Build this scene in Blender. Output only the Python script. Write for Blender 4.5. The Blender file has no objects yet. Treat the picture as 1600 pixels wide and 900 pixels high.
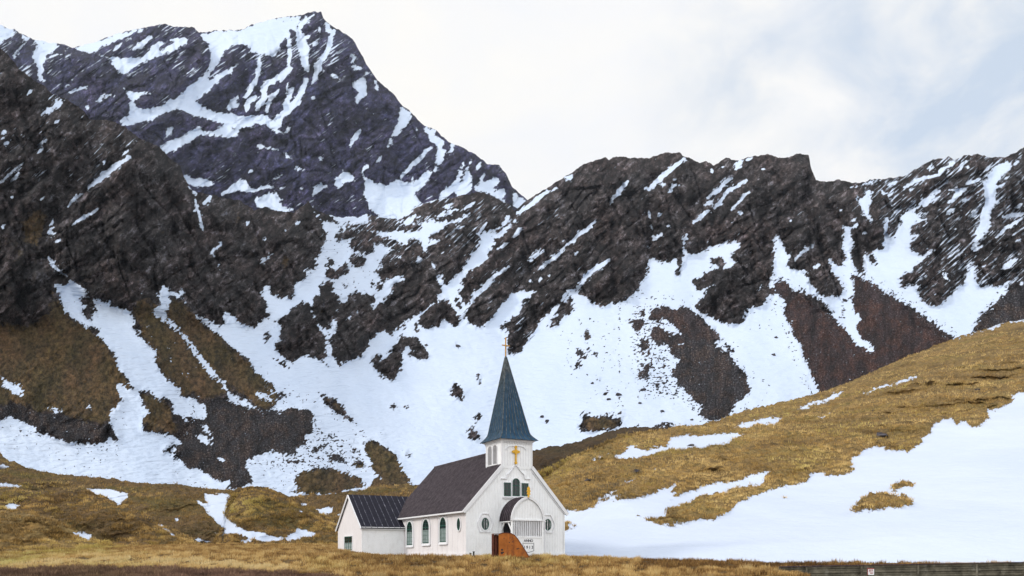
import bpy, bmesh, math, random
import numpy as np
from mathutils import Vector, Matrix

# ------------------------------------------------------------------ camera
F = 1250.0          # focal length in photo pixels (photo 1600 px wide)
HZ = 866.0          # row of the horizon
sc = bpy.context.scene
cam_d = bpy.data.cameras.new('camera')
cam = bpy.data.objects.new('camera', cam_d)
sc.collection.objects.link(cam)
cam.location = (0, 0, 0)
cam.rotation_euler = (math.radians(90), 0, 0)
cam_d.sensor_width = 36.0
cam_d.lens = F / 1600 * 36.0
cam_d.shift_y = (HZ - 450) / 1600
cam_d.clip_start = 0.5
cam_d.clip_end = 20000
sc.camera = cam

# ------------------------------------------------------------------ light
SUN_EL, SUN_AZ = math.radians(34), math.radians(-108)   # azimuth from +Y, negative = left of the view
wd = bpy.data.worlds.new('World'); sc.world = wd; wd.use_nodes = True
nt = wd.node_tree; nt.nodes.clear()
def N(t, typ, **kw):
    n = t.nodes.new(typ)
    for k, v in kw.items(): setattr(n, k, v)
    return n
def inp(t, n, name, v):
    s = n.inputs[name]
    if hasattr(v, 'is_linked') or hasattr(v, 'links'): t.links.new(v, s)
    else: s.default_value = v
def math_(t, op, a, b=None, c=None, clamp=False):
    n = t.nodes.new('ShaderNodeMath'); n.operation = op; n.use_clamp = clamp
    for i, v in enumerate((a, b, c)):
        if v is None: continue
        if hasattr(v, 'links'): t.links.new(v, n.inputs[i])
        else: n.inputs[i].default_value = v
    return n.outputs[0]
def mix_(t, f, a, b, blend='MIX'):
    n = t.nodes.new('ShaderNodeMix'); n.data_type = 'RGBA'; n.blend_type = blend; n.clamp_factor = True
    for s, v in ((n.inputs[0], f), (n.inputs[6], a), (n.inputs[7], b)):
        if hasattr(v, 'links'): t.links.new(v, s)
        elif isinstance(v, (int, float)): s.default_value = v
        else: s.default_value = (*v, 1) if len(v) == 3 else v
    return n.outputs[2]
def noise_(t, vec, scale, detail=4, rough=0.55, dist=0.0):
    n = t.nodes.new('ShaderNodeTexNoise'); n.inputs['Scale'].default_value = scale
    n.inputs['Detail'].default_value = detail; n.inputs['Roughness'].default_value = rough
    n.inputs['Distortion'].default_value = dist
    if vec is not None: t.links.new(vec, n.inputs['Vector'])
    return n.outputs['Fac']
def ramp_(t, f, pts):
    n = t.nodes.new('ShaderNodeValToRGB'); e = n.color_ramp.elements
    while len(e) < len(pts): e.new(0.5)
    for i, (p, c) in enumerate(pts):
        e[i].position = p; e[i].color = (*c, 1) if not isinstance(c, (int, float)) else (c, c, c, 1)
    t.links.new(f, n.inputs[0]); return n.outputs[0]
def map_(t, vec, rot=(0, 0, 0), scale=(1, 1, 1), loc=(0, 0, 0)):
    n = t.nodes.new('ShaderNodeMapping'); n.vector_type = 'POINT'
    n.inputs['Rotation'].default_value = rot; n.inputs['Scale'].default_value = scale
    n.inputs['Location'].default_value = loc
    t.links.new(vec, n.inputs[0]); return n.outputs[0]

sky = N(nt, 'ShaderNodeTexSky', sky_type='NISHITA'); sky.sun_disc = False
sky.sun_elevation = SUN_EL; sky.sun_rotation = SUN_AZ
tc = N(nt, 'ShaderNodeTexCoord'); gv = tc.outputs['Generated']
# broken cloud deck: soft billows, a thinner bluish break to the upper right of the ridge
big = noise_(nt, map_(nt, gv, scale=(1.0, 1.0, 1.9), loc=(0.13, 0, 0.4)), 2.6, 5, 0.52, 0.5)
mid = noise_(nt, map_(nt, gv, scale=(1.0, 1.0, 1.6), loc=(3.1, 0.3, 1.4)), 6.5, 7, 0.55, 0.35)
def blob(px, py, r, soft):
    d = Vector(((px - 800) / F, 1, (HZ - py) / F)).normalized()
    n = nt.nodes.new('ShaderNodeVectorMath'); n.operation = 'DISTANCE'
    nt.links.new(gv, n.inputs[0]); n.inputs[1].default_value = d
    m = nt.nodes.new('ShaderNodeMapRange'); m.interpolation_type = 'SMOOTHSTEP'
    nt.links.new(n.outputs['Value'], m.inputs[0])
    m.inputs[1].default_value = r; m.inputs[2].default_value = r + soft
    m.inputs[3].default_value = 1; m.inputs[4].default_value = 0
    return m.outputs[0]
hole = math_(nt, 'MAXIMUM', blob(1500, 120, 0.05, 0.20), math_(nt, 'MULTIPLY', blob(1180, 130, 0.0, 0.15), 0.75))
hn = math_(nt, 'MULTIPLY_ADD', mid, 4.2, -1.35)
hole = math_(nt, 'MULTIPLY', hole, hn, clamp=True)
hole = math_(nt, 'MULTIPLY', hole, 0.85)
greyf = ramp_(nt, big, [(0.40, 0.0), (0.62, 1.0)])
greyf2 = ramp_(nt, mid, [(0.42, 0.0), (0.66, 1.0)])
gf = math_(nt, 'MULTIPLY', math_(nt, 'ADD', math_(nt, 'MULTIPLY', greyf, 0.6), math_(nt, 'MULTIPLY', greyf2, 0.5)), 0.85)
cloud = mix_(nt, gf, (1.0, 0.98, 0.935), (0.90, 0.92, 0.965))
skyd = mix_(nt, 1.0, sky.outputs[0], (0.085, 0.085, 0.085), 'MULTIPLY')
blue = mix_(nt, 0.35, (0.76, 0.90, 1.08), skyd)
front = mix_(nt, hole, cloud, blue)
# towards the zenith the deck thins and turns bluer
sep = N(nt, 'ShaderNodeSeparateXYZ'); nt.links.new(gv, sep.inputs[0])
zen = nt.nodes.new('ShaderNodeMapRange'); zen.interpolation_type = 'SMOOTHSTEP'
nt.links.new(sep.outputs['Z'], zen.inputs[0]); zen.inputs[1].default_value = 0.62; zen.inputs[2].default_value = 0.95
col = mix_(nt, math_(nt, 'MULTIPLY', zen.outputs[0], 0.6), front, mix_(nt, 0.5, (0.62, 0.74, 0.95), skyd))
# brightening added to the deck behind the viewer, to light the church front
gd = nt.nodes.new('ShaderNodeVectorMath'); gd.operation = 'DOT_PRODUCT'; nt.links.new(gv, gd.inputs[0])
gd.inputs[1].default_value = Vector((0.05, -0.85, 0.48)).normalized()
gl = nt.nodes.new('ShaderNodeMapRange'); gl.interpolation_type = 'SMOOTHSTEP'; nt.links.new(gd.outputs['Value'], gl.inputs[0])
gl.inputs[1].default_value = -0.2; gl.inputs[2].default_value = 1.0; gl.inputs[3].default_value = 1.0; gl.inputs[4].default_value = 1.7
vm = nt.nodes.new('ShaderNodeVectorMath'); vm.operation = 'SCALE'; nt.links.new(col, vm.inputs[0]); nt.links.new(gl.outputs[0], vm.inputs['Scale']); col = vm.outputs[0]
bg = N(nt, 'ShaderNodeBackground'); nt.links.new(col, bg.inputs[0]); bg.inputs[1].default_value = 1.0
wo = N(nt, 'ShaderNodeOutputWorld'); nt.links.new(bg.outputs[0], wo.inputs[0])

sl = bpy.data.lights.new('sun', 'SUN'); sl.energy = 1.5; sl.angle = math.radians(8); sl.color = (1.0, 0.93, 0.85)
so = bpy.data.objects.new('sun', sl); sc.collection.objects.link(so)
sd = Vector((math.sin(SUN_AZ) * math.cos(SUN_EL), math.cos(SUN_AZ) * math.cos(SUN_EL), math.sin(SUN_EL)))
so.rotation_euler = sd.to_track_quat('Z', 'Y').to_euler()
vs = sc.view_settings; vs.view_transform = 'Standard'; vs.look = 'None'; vs.exposure = 0.06; vs.gamma = 1.0
sc.cycles.max_bounces = 5; sc.cycles.diffuse_bounces = 3

# ------------------------------------------------------------------ noise and rasters
rng = np.random.default_rng(7)
def _hash(ix, iy, seed):
    h = (ix.astype(np.int64) * 374761393 + iy.astype(np.int64) * 668265263 + seed * 1442695041) & 0xffffffff
    h = ((h ^ (h >> 13)) * 1274126177) & 0xffffffff
    return (h ^ (h >> 16)) & 0xffffffff
def gnoise(x, y, seed=0):
    x0 = np.floor(x); y0 = np.floor(y); fx = x - x0; fy = y - y0
    u = fx * fx * fx * (fx * (fx * 6 - 15) + 10); v = fy * fy * fy * (fy * (fy * 6 - 15) + 10)
    def g(dx, dy):
        a = _hash(x0 + dx, y0 + dy, seed).astype(np.float32) * np.float32(2 * math.pi / 4294967296.0)
        return np.cos(a) * (fx - dx) + np.sin(a) * (fy - dy)
    a, b, c, d = g(0, 0), g(1, 0), g(0, 1), g(1, 1)
    return ((a + (b - a) * u) * (1 - v) + (c + (d - c) * u) * v) * 1.5
def fbm(x, y, octs=4, gain=0.5, seed=0):
    s = 0; a = 1; t = 0
    for i in range(octs):
        s = s + a * gnoise(x * 2 ** i + 17.3 * i, y * 2 ** i - 9.1 * i, seed + i); t += a; a *= gain
    return s / t
def ridged(x, y, octs=4, gain=0.5, seed=0):
    s = 0; a = 1; t = 0
    for i in range(octs):
        s = s + a * (1 - 2 * np.abs(gnoise(x * 2 ** i + 7.7 * i, y * 2 ** i + 3.9 * i, seed + i))); t += a; a *= gain
    return s / t
X0R, X1R, HR = -200, 1800, 920
WR = X1R - X0R
class Ras:
    def __init__(s, v=0.0): s.a = np.full((HR, WR), v, np.float32)
    def poly(s, pts, v=1.0):
        P = np.array(pts, float); x = P[:, 0] - X0R; y = P[:, 1]
        y0 = max(0, int(np.floor(y.min()))); y1 = min(HR - 1, int(np.ceil(y.max())))
        xn = np.roll(x, -1); yn = np.roll(y, -1)
        for r in range(y0, y1 + 1):
            yy = r + 0.5
            m = ((y <= yy) & (yn > yy)) | ((yn <= yy) & (y > yy))
            if not m.any(): continue
            xs = np.sort(x[m] + (yy - y[m]) / (yn[m] - y[m]) * (xn[m] - x[m]))
            for k in range(0, len(xs) - 1, 2):
                a = int(round(max(0, xs[k]))); b = int(round(min(WR, xs[k + 1])))
                if b > a: s.a[r, a:b] = v
        return s
    def line(s, pts, w, v=1.0, taper=True):
        w = w * 1.2 + .8
        P = np.array(pts, float); n = len(P)
        for i in range(n - 1):
            a, b = P[i], P[i + 1]; d = b - a; L = np.hypot(*d) + 1e-6; nrm = np.array([-d[1], d[0]]) / L
            def ww(k):
                if not taper or n < 2: return w / 2
                q = k / (n - 1); return w / 2 * (0.35 + 0.65 * math.sin(math.pi * (0.12 + 0.76 * q)))
            wa, wb = ww(i), ww(i + 1)
            if n == 2:
                m = (a + b) / 2
                s.poly([a, m + nrm * w / 2, b, m - nrm * w / 2], v)
            else:
                s.poly([a + nrm * wa, b + nrm * wb, b - nrm * wb, a - nrm * wa], v)
                s.poly([(b[0] - wb, b[1]), (b[0], b[1] - wb), (b[0] + wb, b[1]), (b[0], b[1] + wb)], v)
        return s
def blur(a, r):
    if r < 1: return a
    k = np.ones(2 * r + 1, np.float32) / (2 * r + 1)
    for ax in (0, 1):
        for _ in range(2):
            p = np.pad(a, [(r, r) if i == ax else (0, 0) for i in (0, 1)], mode='edge')
            c = np.cumsum(p, axis=ax, dtype=np.float64)
            c = np.insert(c, 0, 0, axis=ax)
            if ax == 0: a = ((c[2 * r + 1:] - c[:-2 * r - 1]) / (2 * r + 1)).astype(np.float32)
            else: a = ((c[:, 2 * r + 1:] - c[:, :-2 * r - 1]) / (2 * r + 1)).astype(np.float32)
    return a
def samp(a, px, py):
    x = np.clip(px - X0R - 0.5, 0, WR - 1.001); y = np.clip(py - 0.5, 0, HR - 1.001)
    ix = x.astype(int); iy = y.astype(int); fx = x - ix; fy = y - iy
    return (a[iy, ix] * (1 - fx) + a[iy, ix + 1] * fx) * (1 - fy) + (a[iy + 1, ix] * (1 - fx) + a[iy + 1, ix + 1] * fx) * fy
TILE = dict(A=(0, 0), B=(400, 0), C=(0, 200), D=(400, 200), E=(800, 200), F=(1200, 200), G=(0, 400), H=(400, 400),
            I=(800, 400), J=(1200, 400), K=(0, 600), L=(300, 600), M=(800, 600), N=(1200, 500), O=(1200, 675))
def T(s):
    """'A x,y x,y B x,y ...' -> coordinates; letters name survey sheets of the terrain map."""
    out = []; o = (0, 0); k = 1.0
    for w in s.split():
        if w.isalpha():
            if w == 'P': o, k = (0, 0), 1.0
            elif w == 'Q': o, k = (0, 820), 1 / 3.077
            else: o, k = TILE[w], 0.25
        else:
            a, b = w.split(','); out.append((o[0] + float(a) * k, o[1] + float(b) * k))
    return out
# ------------------------------------------------------------------ terrain survey (snow, rock, grass and scree outlines)
# far peak
SIL1 = T("P -200,-10 -100,15 0,38 12,45 22,46 32,52 50,60 70,65 95,68 102,71 113,75 130,71 150,65 185,52 212,46 240,40 258,38 275,42 288,42 303,43 311,51 325,49 350,47 375,47 400,36 425,30 450,25 472,24 480,20 492,18 495,20 502,18 505,28 518,40 530,46 540,53 550,61 557,70 562,80 568,90 572,100 580,111 588,122 600,135 610,143 618,150 628,165 640,172 650,183 660,194 675,200 682,205 702,222 712,226 725,232 742,241 762,256 780,258 790,270 800,292 810,300 822,311 840,330 870,360 900,390 960,420")
SIL2 = T("P -200,10 -120,35 -60,55 0,75 15,88 30,108 50,122 70,135 82,146 105,156 130,172 140,186 175,189 195,198 212,212 220,217 245,227 262,244 282,260 287,276 300,298 325,303 350,309 375,313 397,328 415,322 425,329 460,331 476,320 482,314 490,327 510,334 530,339 560,339 572,334 585,336 600,341 620,343 632,335 650,322 670,314 690,312 715,307 747,300 760,302 775,310 796,319 804,330 812,322 825,312 850,297 875,280 900,266 912,257 930,250 945,246 952,249 962,244 972,245 982,247 1015,246 1032,241 1042,237 1050,240 1064,239 1066,244 1082,248 1092,254 1102,251 1115,258 1135,247 1150,251 1175,245 1200,240 1217,247 1232,245 1247,240 1264,242 1267,262 1275,282 1285,282 1292,284 1312,281 1330,286 1350,285 1362,279 1380,280 1412,275 1435,262 1457,250 1482,245 1492,250 1505,244 1530,241 1550,247 1575,244 1600,230 1640,222 1700,190 1800,160")
LN_F, LN_N = Ras(0), Ras(0)
def snow_far():
    s = Ras(0)
    for t in [
        "A -800,60 0,150 90,185 130,212 200,240 380,272 300,340 272,400 270,510 230,500 232,420 200,345 240,270 190,238 165,262 130,305 90,380 70,350 130,285 152,268 120,205 60,232 0,285 -800,200",
        "A 450,298 600,258 740,208 860,183 960,157 870,200 780,232 720,264 650,290 600,320 560,335 500,322",
        "A 580,325 650,350 720,358 850,368 900,350 960,330 1090,285 1175,268 1100,315 970,360 880,400 830,430 770,470 740,440 690,395 700,380 620,345",
        "A 760,540 800,570 930,580 950,590 880,600 840,630 860,675 910,690 960,668 1040,655 1020,630 1080,625 1150,570 1220,510 1280,460 1320,380 1310,290 1245,210 1340,192 1500,188 1600,145 B 0,138 100,118 290,93 258,140 262,185 200,190 182,240 140,280 160,312 100,352 20,342 0,322 A 1580,340 1540,285 1480,275 1410,315 1360,400 1310,470 1300,500 1330,490 1370,455 1500,395 1480,430 1350,510 1310,565 1265,600 1220,630 1290,685 1420,705 1500,725 B -30,725 20,718 60,722 110,758 150,700 178,650 200,690 165,740 130,805 190,850 120,830 60,780 0,780 A 1540,795 1500,810 1400,770 1290,750 1190,712 1110,680 1020,712 940,755 850,772 790,795 745,755 800,720 818,640 790,590",
        "A 1190,812 1240,790 1290,822 1340,820 1400,775 1480,810 1510,830 1440,862 1340,850 1240,850 1200,895 C 1130,110 1040,172 1000,112 1090,65 1150,50 1180,10",
        "A 1050,790 1100,805 1060,850 1010,870 1040,835", "A 430,568 500,548 562,525 540,552 430,595", "A 590,632 650,588 735,595 650,615 600,645", "A 518,655 568,665 540,695",
        "A 330,640 410,632 440,640 300,690", "A 310,345 420,315 380,335 310,372", "A 380,560 470,478 420,545", "A 780,245 800,225 850,250 810,255",
        "B 590,520 650,498 690,470 692,560 690,600 640,630 625,670 613,640 640,590 600,540",
        "B 575,330 640,345 650,360 610,370 612,400 590,400 600,370", "B 595,410 660,420 650,440 600,440", "B 465,465 500,460 540,500 490,490",
        "B 910,665 970,700 985,715 930,800 860,870 D 850,100 810,150 835,80 B 870,800 895,720",
        "B 375,430 400,405 435,440 380,455", "B 350,590 375,590 370,605 382,640 350,615", "B 365,765 412,775 405,783",
        "B 745,500 768,505 755,570 740,570", "B 260,140 300,110 372,85 370,95 300,130 350,130 290,160 300,180 265,180",
        "B 430,140 470,155 460,185 480,200 460,215 430,190", "B 1050,790 1130,815 1110,850 1180,880 1160,900 1100,895",
        "D 650,270 740,342 830,352 880,322 960,352 1040,300 1072,248 1092,300 1060,352 1040,360 990,420 1050,472 1000,490 940,555 880,577 780,560 710,512 690,440 670,380 690,352",
        "D 485,322 540,265 600,290 622,330 560,342 515,382 495,352",
        "D 1055,5 1120,30 1140,90 1170,90 1160,130 1190,140 1170,200 1130,270 1100,292 1130,200 1130,130 1100,80",
        "D 340,415 360,405 355,365 400,348 452,362 400,400 370,422",
        "D -10,450 60,412 140,402 110,430 185,440 140,460 160,490 230,500 240,522 150,535 100,512 70,495 0,505",
        "C 1140,312 1160,285 1212,318 1240,305 1285,312 1345,352 1220,375 1160,345", "C 1448,260 1490,322 1535,322 1548,360 1450,355 1490,330",
        "D 120,378 150,358 180,370 150,385", "D 268,372 300,365 290,390", "D 380,180 415,180 428,195 405,205",
        "D 165,140 195,145 200,170 240,182 200,190 170,160", "D 235,225 260,245 310,262 305,280 250,268", "D 90,345 120,310 165,280 160,300 100,345",
        "D 0,102 30,105 60,125 135,132 140,145 60,138 0,120", "D 1060,300 1080,290 1080,310",
        "D 1140,460 1150,400 1230,350 1260,300 1290,190 1300,230 1270,380 1200,430 1170,460",
        "D 1250,440 1250,390 1280,370 1300,300 1350,165 1355,200 1330,260 1350,320 1340,390 1290,440",
        "D 1380,400 1350,380 1400,340 1500,300 1530,330 1480,400 1560,380 1550,460 1500,440 1430,400",
        "D 1220,90 1245,95 1225,160 1195,195 1205,140", "E 0,370 40,430 70,440 90,450 50,500 10,495 0,480"]:
        s.poly(T(t))
    for t, w in [("A 1020,258 960,310 900,358", 9), ("A 950,220 890,270 838,315", 6), ("A 1170,250 1060,300 1000,335", 7), ("A 770,260 700,330", 5), ("A 1160,240 1040,255", 4),
                 ("B 200,200 212,330 205,430", 5), ("B 225,425 60,530 45,620 0,690", 8), ("B 260,190 295,300 320,440", 13), ("B 315,485 290,570 250,640 160,730 130,800", 9),
                 ("B 490,185 440,330 390,410 352,525", 7), ("B 235,540 200,620 175,670", 6), ("B 140,560 90,620 65,700", 6), ("B 215,500 180,590", 3), ("B 150,510 170,490 200,450", 5),
                 ("B 30,360 10,440 0,530", 5), ("B 250,650 180,720", 5), ("B 230,790 170,840", 4), ("B 350,300 390,250", 6), ("B 390,150 400,210", 4), ("B 290,250 350,210", 4),
                 ("D 1095,118 1000,210 900,312", 6), ("D 655,10 610,75 585,110", 6), ("D 795,172 740,215", 4), ("D 715,222 650,275", 5), ("D 1410,200 1370,280", 5), ("D 1430,270 1400,340", 5),
                 ("C 1380,420 1470,372 1600,392", 7), ("D 0,395 60,370 110,372", 4), ("C 1590,250 1540,290", 4), ("A 1490,600 1430,670 1430,690", 7), ("A 1600,600 1550,640 1540,690", 7), ("A 1600,500 1560,560 1530,610", 7),
                 ("D 985,295 970,330", 4), ("D 1000,20 1010,0", 4), ("A 1500,640 1450,690", 7), ("B 700,440 690,480", 4)]:
        s.line(T(t), w); LN_F.line(T(t), w * .8)
    return s
def snow_near():
    s = Ras(1)
    left = "P -200,-20 -200,505 G 0,420 220,420 300,340 340,200 345,175 420,180 430,145 460,155 520,195 530,230 590,270 680,290 730,330 810,345 850,300 1000,320 1005,280 980,250 1020,185 1100,232 1140,205 1160,208 1130,260 1165,300 1215,360 1340,420 1410,430 1390,370 1410,335 1460,380 1510,430 1590,450 H 0,425 70,385 75,320 20,230 45,215 40,190 100,190 90,240 170,265 230,230 240,180 330,120 290,70 350,90 385,55 370,0 D 370,895 300,890 385,870 370,825 410,760 440,680 435,640 400,580 350,500 330,440 P 482,300 482,0"
    s.poly(T(left), 0)
    for t in [
        "D 500,610 600,595 690,600 720,570 680,525 720,500 740,555 800,560 880,575 900,598 820,612 1000,600 1050,625 1000,645 880,640 800,655 700,640 620,625",
        "D 330,440 345,440 480,560 520,600 480,600 400,570",
        "D 490,660 560,635 640,640 600,690 540,715 500,690",
        "D 640,645 720,650 800,690 880,700 900,730 820,745 780,720 730,720 740,770 690,790 620,760 580,745 600,700",
        "D 590,790 650,775 690,830 640,860 600,850 575,810", "D 430,850 470,810 500,850 450,865",
        "D 770,830 830,770 900,740 960,720 950,690 1020,700 1050,770 1110,830 1110,920 H 1080,-10 1110,60 1160,230 1100,300 1040,350 930,410 890,440 840,500 810,470 750,480 700,570 640,620 560,675 520,660 470,620 490,580 450,540 490,470 520,440 490,400 510,350 500,290 560,290 580,240 690,230 760,260 730,300 690,330 740,330 830,250 860,170 930,150 910,110 860,130 800,160 760,110 740,100 800,70 760,40 770,0 D 760,850",
        "H 390,190 450,160 490,180 480,230 530,250 520,290 500,310 500,360 450,460 430,470 380,400 350,330 360,260 400,230",
        "H 290,285 335,290 350,360 400,470 430,500 440,630 420,655 360,640 320,610 280,620 240,665 180,645 120,590 120,545 150,530 150,440 120,430 180,370",
        "H 430,80 500,90 530,60 570,50 580,100 530,120 500,155 430,130", "H 450,30 480,10 500,45 450,60", "H 580,0 690,0 680,50 600,60 D 590,870 690,870",
        "H 740,200 780,165 800,180 770,225", "H 720,170 735,165 735,190 722,192", "H 545,170 580,165 570,190 550,192", "H 612,195 638,195 632,207 615,207", "H 432,110 460,75 490,75 500,100",
        "H 1010,400 1060,345 1100,310 1160,270 1210,290 1250,340 1275,380 1275,435 1230,430 1170,390 1140,445 1110,440 1070,455 1020,430",
        "H 980,420 1000,405 1010,460 1030,490 990,470", "H 1240,265 1265,260 1285,310 1290,350 1265,330", "H 1140,185 1160,180 1160,210",
        "H 890,490 930,500 980,520 990,500 1010,515 1050,560 1080,620 1070,645 1020,655 1000,630 950,635 955,610 1010,590 960,560 935,570 910,620 915,670 890,740 860,775 780,760 770,745 800,735 760,710 735,690 760,660 820,640 840,600 860,560 900,520",
        "H 715,660 760,610 790,620 770,660 740,680", "H 960,555 1000,560 1000,600 960,580", "H 910,430 935,430 950,465 918,465", "H 640,610 662,600 668,630 645,640", "H 428,655 445,652 452,688 425,685", "H 513,665 530,665 532,697 515,692",
        "H 45,510 70,472 92,485 90,520 75,542", "H 60,612 110,640 180,680 240,722 200,710 130,672", "H 175,735 215,755", "H 205,260 235,225 245,235 210,285",
        "D 1090,670 1200,610 1280,580 1340,540 1390,530 1390,600 1420,650 1400,700 1370,760 1320,830 1290,880 1280,910 1110,910 1060,760 1080,740 1160,705 1090,720",
        "H 1080,-10 1330,-10 1290,60 1190,185 1155,150 1180,95 1130,120",
        "P 622,352 D 900,570 1000,490 1080,460 1150,450 P 700,290 820,290 D 1600,480 1600,530 1540,590 1470,640 1420,650 1390,600 1370,570 1340,540 1200,590 1100,580 1020,590 960,575 900,597",
        # eastern massif
        "P 800,300 830,230 1260,200 P 1300,230 1800,120 1800,560 1598,500 J 1600,480 1270,478 1330,400 1320,370 1390,330 1420,290 1510,225 1500,205 1530,140 1460,195 1400,180 1330,190 1310,180 1300,100 1290,40 1250,70 1240,110 1230,170 1200,190 1130,185 1180,200 1160,230 1110,250 1090,300 1060,315 1000,300 940,255 950,230 920,215 970,200 960,180 900,180 860,195 820,180 830,120 890,110 900,90 940,50 1000,10 F 900,880 940,850 1000,810 1010,790 1050,760 990,760 1000,785 930,785 885,755 900,710 960,665 890,660 900,610 1000,570 930,570 1000,535 900,530 1000,480 1085,425 1030,420 960,450 880,510 830,545 830,600 800,640 800,680 760,685 740,650 760,580 750,555 720,590 725,680 715,770 680,765 640,740 650,790 690,860 650,850 610,760 600,800 605,900 J 605,0 600,60 620,125 570,110 545,70 540,0 F 550,900 530,830 510,800 545,710 515,690 520,650 600,570 520,620 490,620 465,600 475,680 460,750 490,800 450,865 420,850 370,790 400,900 J 390,90 430,130 470,200 470,240 420,260 400,235 370,260 310,240 300,200 260,180 240,130 250,105 340,75 250,95 220,90 160,85 F 150,888 115,850 150,800 120,790 90,720 50,660 30,700 40,780 25,880 J 30,60 40,110 0,170 20,225 0,255 I 1600,265 1575,270 1575,310 1500,320 1440,360 1475,390 1440,415 1370,430 1300,400 1200,360 1140,315 1200,245 1280,170 1210,205 1150,210 1130,160 1200,110 1330,65 1280,60 1230,40 1300,0 E 1350,870 1390,840 1350,800 1430,740 1410,700 1330,720 1250,740 1190,770 1160,790 1100,790 1075,740 1100,660 1115,635 1085,660 1065,690 1070,780 1060,870 I 1060,60 1050,125 1020,130 1015,100 1040,80 1035,10 E 1030,820 1010,810 980,830 930,840 870,810 845,825 850,900 I 865,60 860,100 800,160 790,210 740,240 730,280 680,280 600,290 590,325 500,300 460,250 410,240 400,205 340,210 300,300 260,310 210,370 150,430 140,470 100,520 70,570 60,600 0,620 H 1570,620 1590,560 1560,520 1590,460 1520,460 1560,400 I 0,390 60,350 50,330 70,270 150,240 140,210 0,235 H 1540,290 1500,350 1470,390 1400,450 1340,430 1300,360 1350,290 1310,300 1270,240 1300,190 1280,160 1330,100 1450,20 D 1380,890 1470,800 1440,790 1500,720 1470,680 1530,620 1600,530 E 0,510 20,500",
        "I 360,245 385,270 370,320 380,350 310,380 290,430 250,455 225,440 270,370 290,320 340,280",
    ]: s.poly(T(t), 0)
    for t in [  # snow inside the rock
        "F 1480,205 1525,222 1500,270 1440,320 1430,400 1412,470 1395,530 1405,600 1370,650 1325,700 1335,740 1290,790 1270,750 1300,690 1285,660 1320,590 1340,510 1360,440 1340,370 1370,310 1420,240",
        "F 620,380 668,385 640,430 640,480 630,530 655,612 600,550 570,480 558,408 600,430", "F 515,355 620,345 640,322 660,335 722,322 650,352 560,372 515,370",
        "F 700,372 730,400 765,410 840,370 900,335 990,308 900,345 840,372 790,400 765,440 740,420 715,430", "F 1120,198 1165,208 1125,248", "F 1005,240 1040,218 1030,265 1005,265", "F 600,635 625,645 600,685",
        "F 1245,890 1255,860 1300,838 1310,900 J 1290,45 1250,65", "F 770,440 775,500 760,515 762,450", "F 520,395 545,395 540,410", "F 1070,840 1100,890 1090,900", "J 1060,45 1130,130 1150,165 1100,140",
        "F 1200,765 1235,780 1230,800", "F 990,760 1050,755 1040,775", "F 1140,630 1185,630 1180,640", "F 160,530 190,515 185,535", "F 270,470 295,455 290,472", "F 340,465 370,462 360,475", "F 415,490 440,495 470,525 440,515", "F 205,630 225,612 230,628", "J 350,125 370,160",
        "E 315,325 400,268 360,330", "E 90,838 130,785 190,740 205,760 120,835", "E 1400,210 1455,200 1430,250 1385,280", "E 865,190 920,175 890,192", "E 930,410 985,360 1045,342 1035,365 975,385", "E 1065,660 1100,655 1080,700",
        "E 235,790 265,790 280,800 245,815", "E 305,700 345,710 330,722", "E 815,510 830,520 822,550", "E 1408,525 1445,520 1440,548 1420,545", "E 1360,585 1390,565 1385,590", "E 850,740 865,738 850,775", "E 1210,700 1240,705 1225,722", "E 820,350 838,350 835,400 825,395",
        "I 1530,215 1555,172 1565,178 1545,222", "C 290,690 305,600 320,570 352,558 325,600 322,650 355,660 310,690",
        "A 240,722 300,680 330,665 345,615 410,630 360,680 280,718", "C 830,90 850,72 875,75 860,95", "C 860,150 890,150 890,165", "H 1360,240 1380,200 1350,270",
        "H 120,0 100,0", "D 15,845 60,800 118,765 100,790 40,840", "D 28,725 45,690 68,685 50,720", "H 570,420 575,380 620,345 680,328 600,370", "H 745,425 775,420 750,440", "G 1355,60 1378,60 1375,95 1360,80",
        "D 1090,690 1165,700 1095,728", "D 1000,480 1085,478 1000,500 960,540 905,560 960,515", "D 900,590 1000,540 1050,545 960,585 930,600", "D 1300,540 1340,530 1330,560 1230,590", "D 1080,580 1170,520 1360,490 1250,520 1130,570",
        "G 885,235 895,235 890,260", "G 715,262 728,262 722,278", "G 1500,138 1522,145 1510,152",
    ]: s.poly(T(t), 1)
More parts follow.
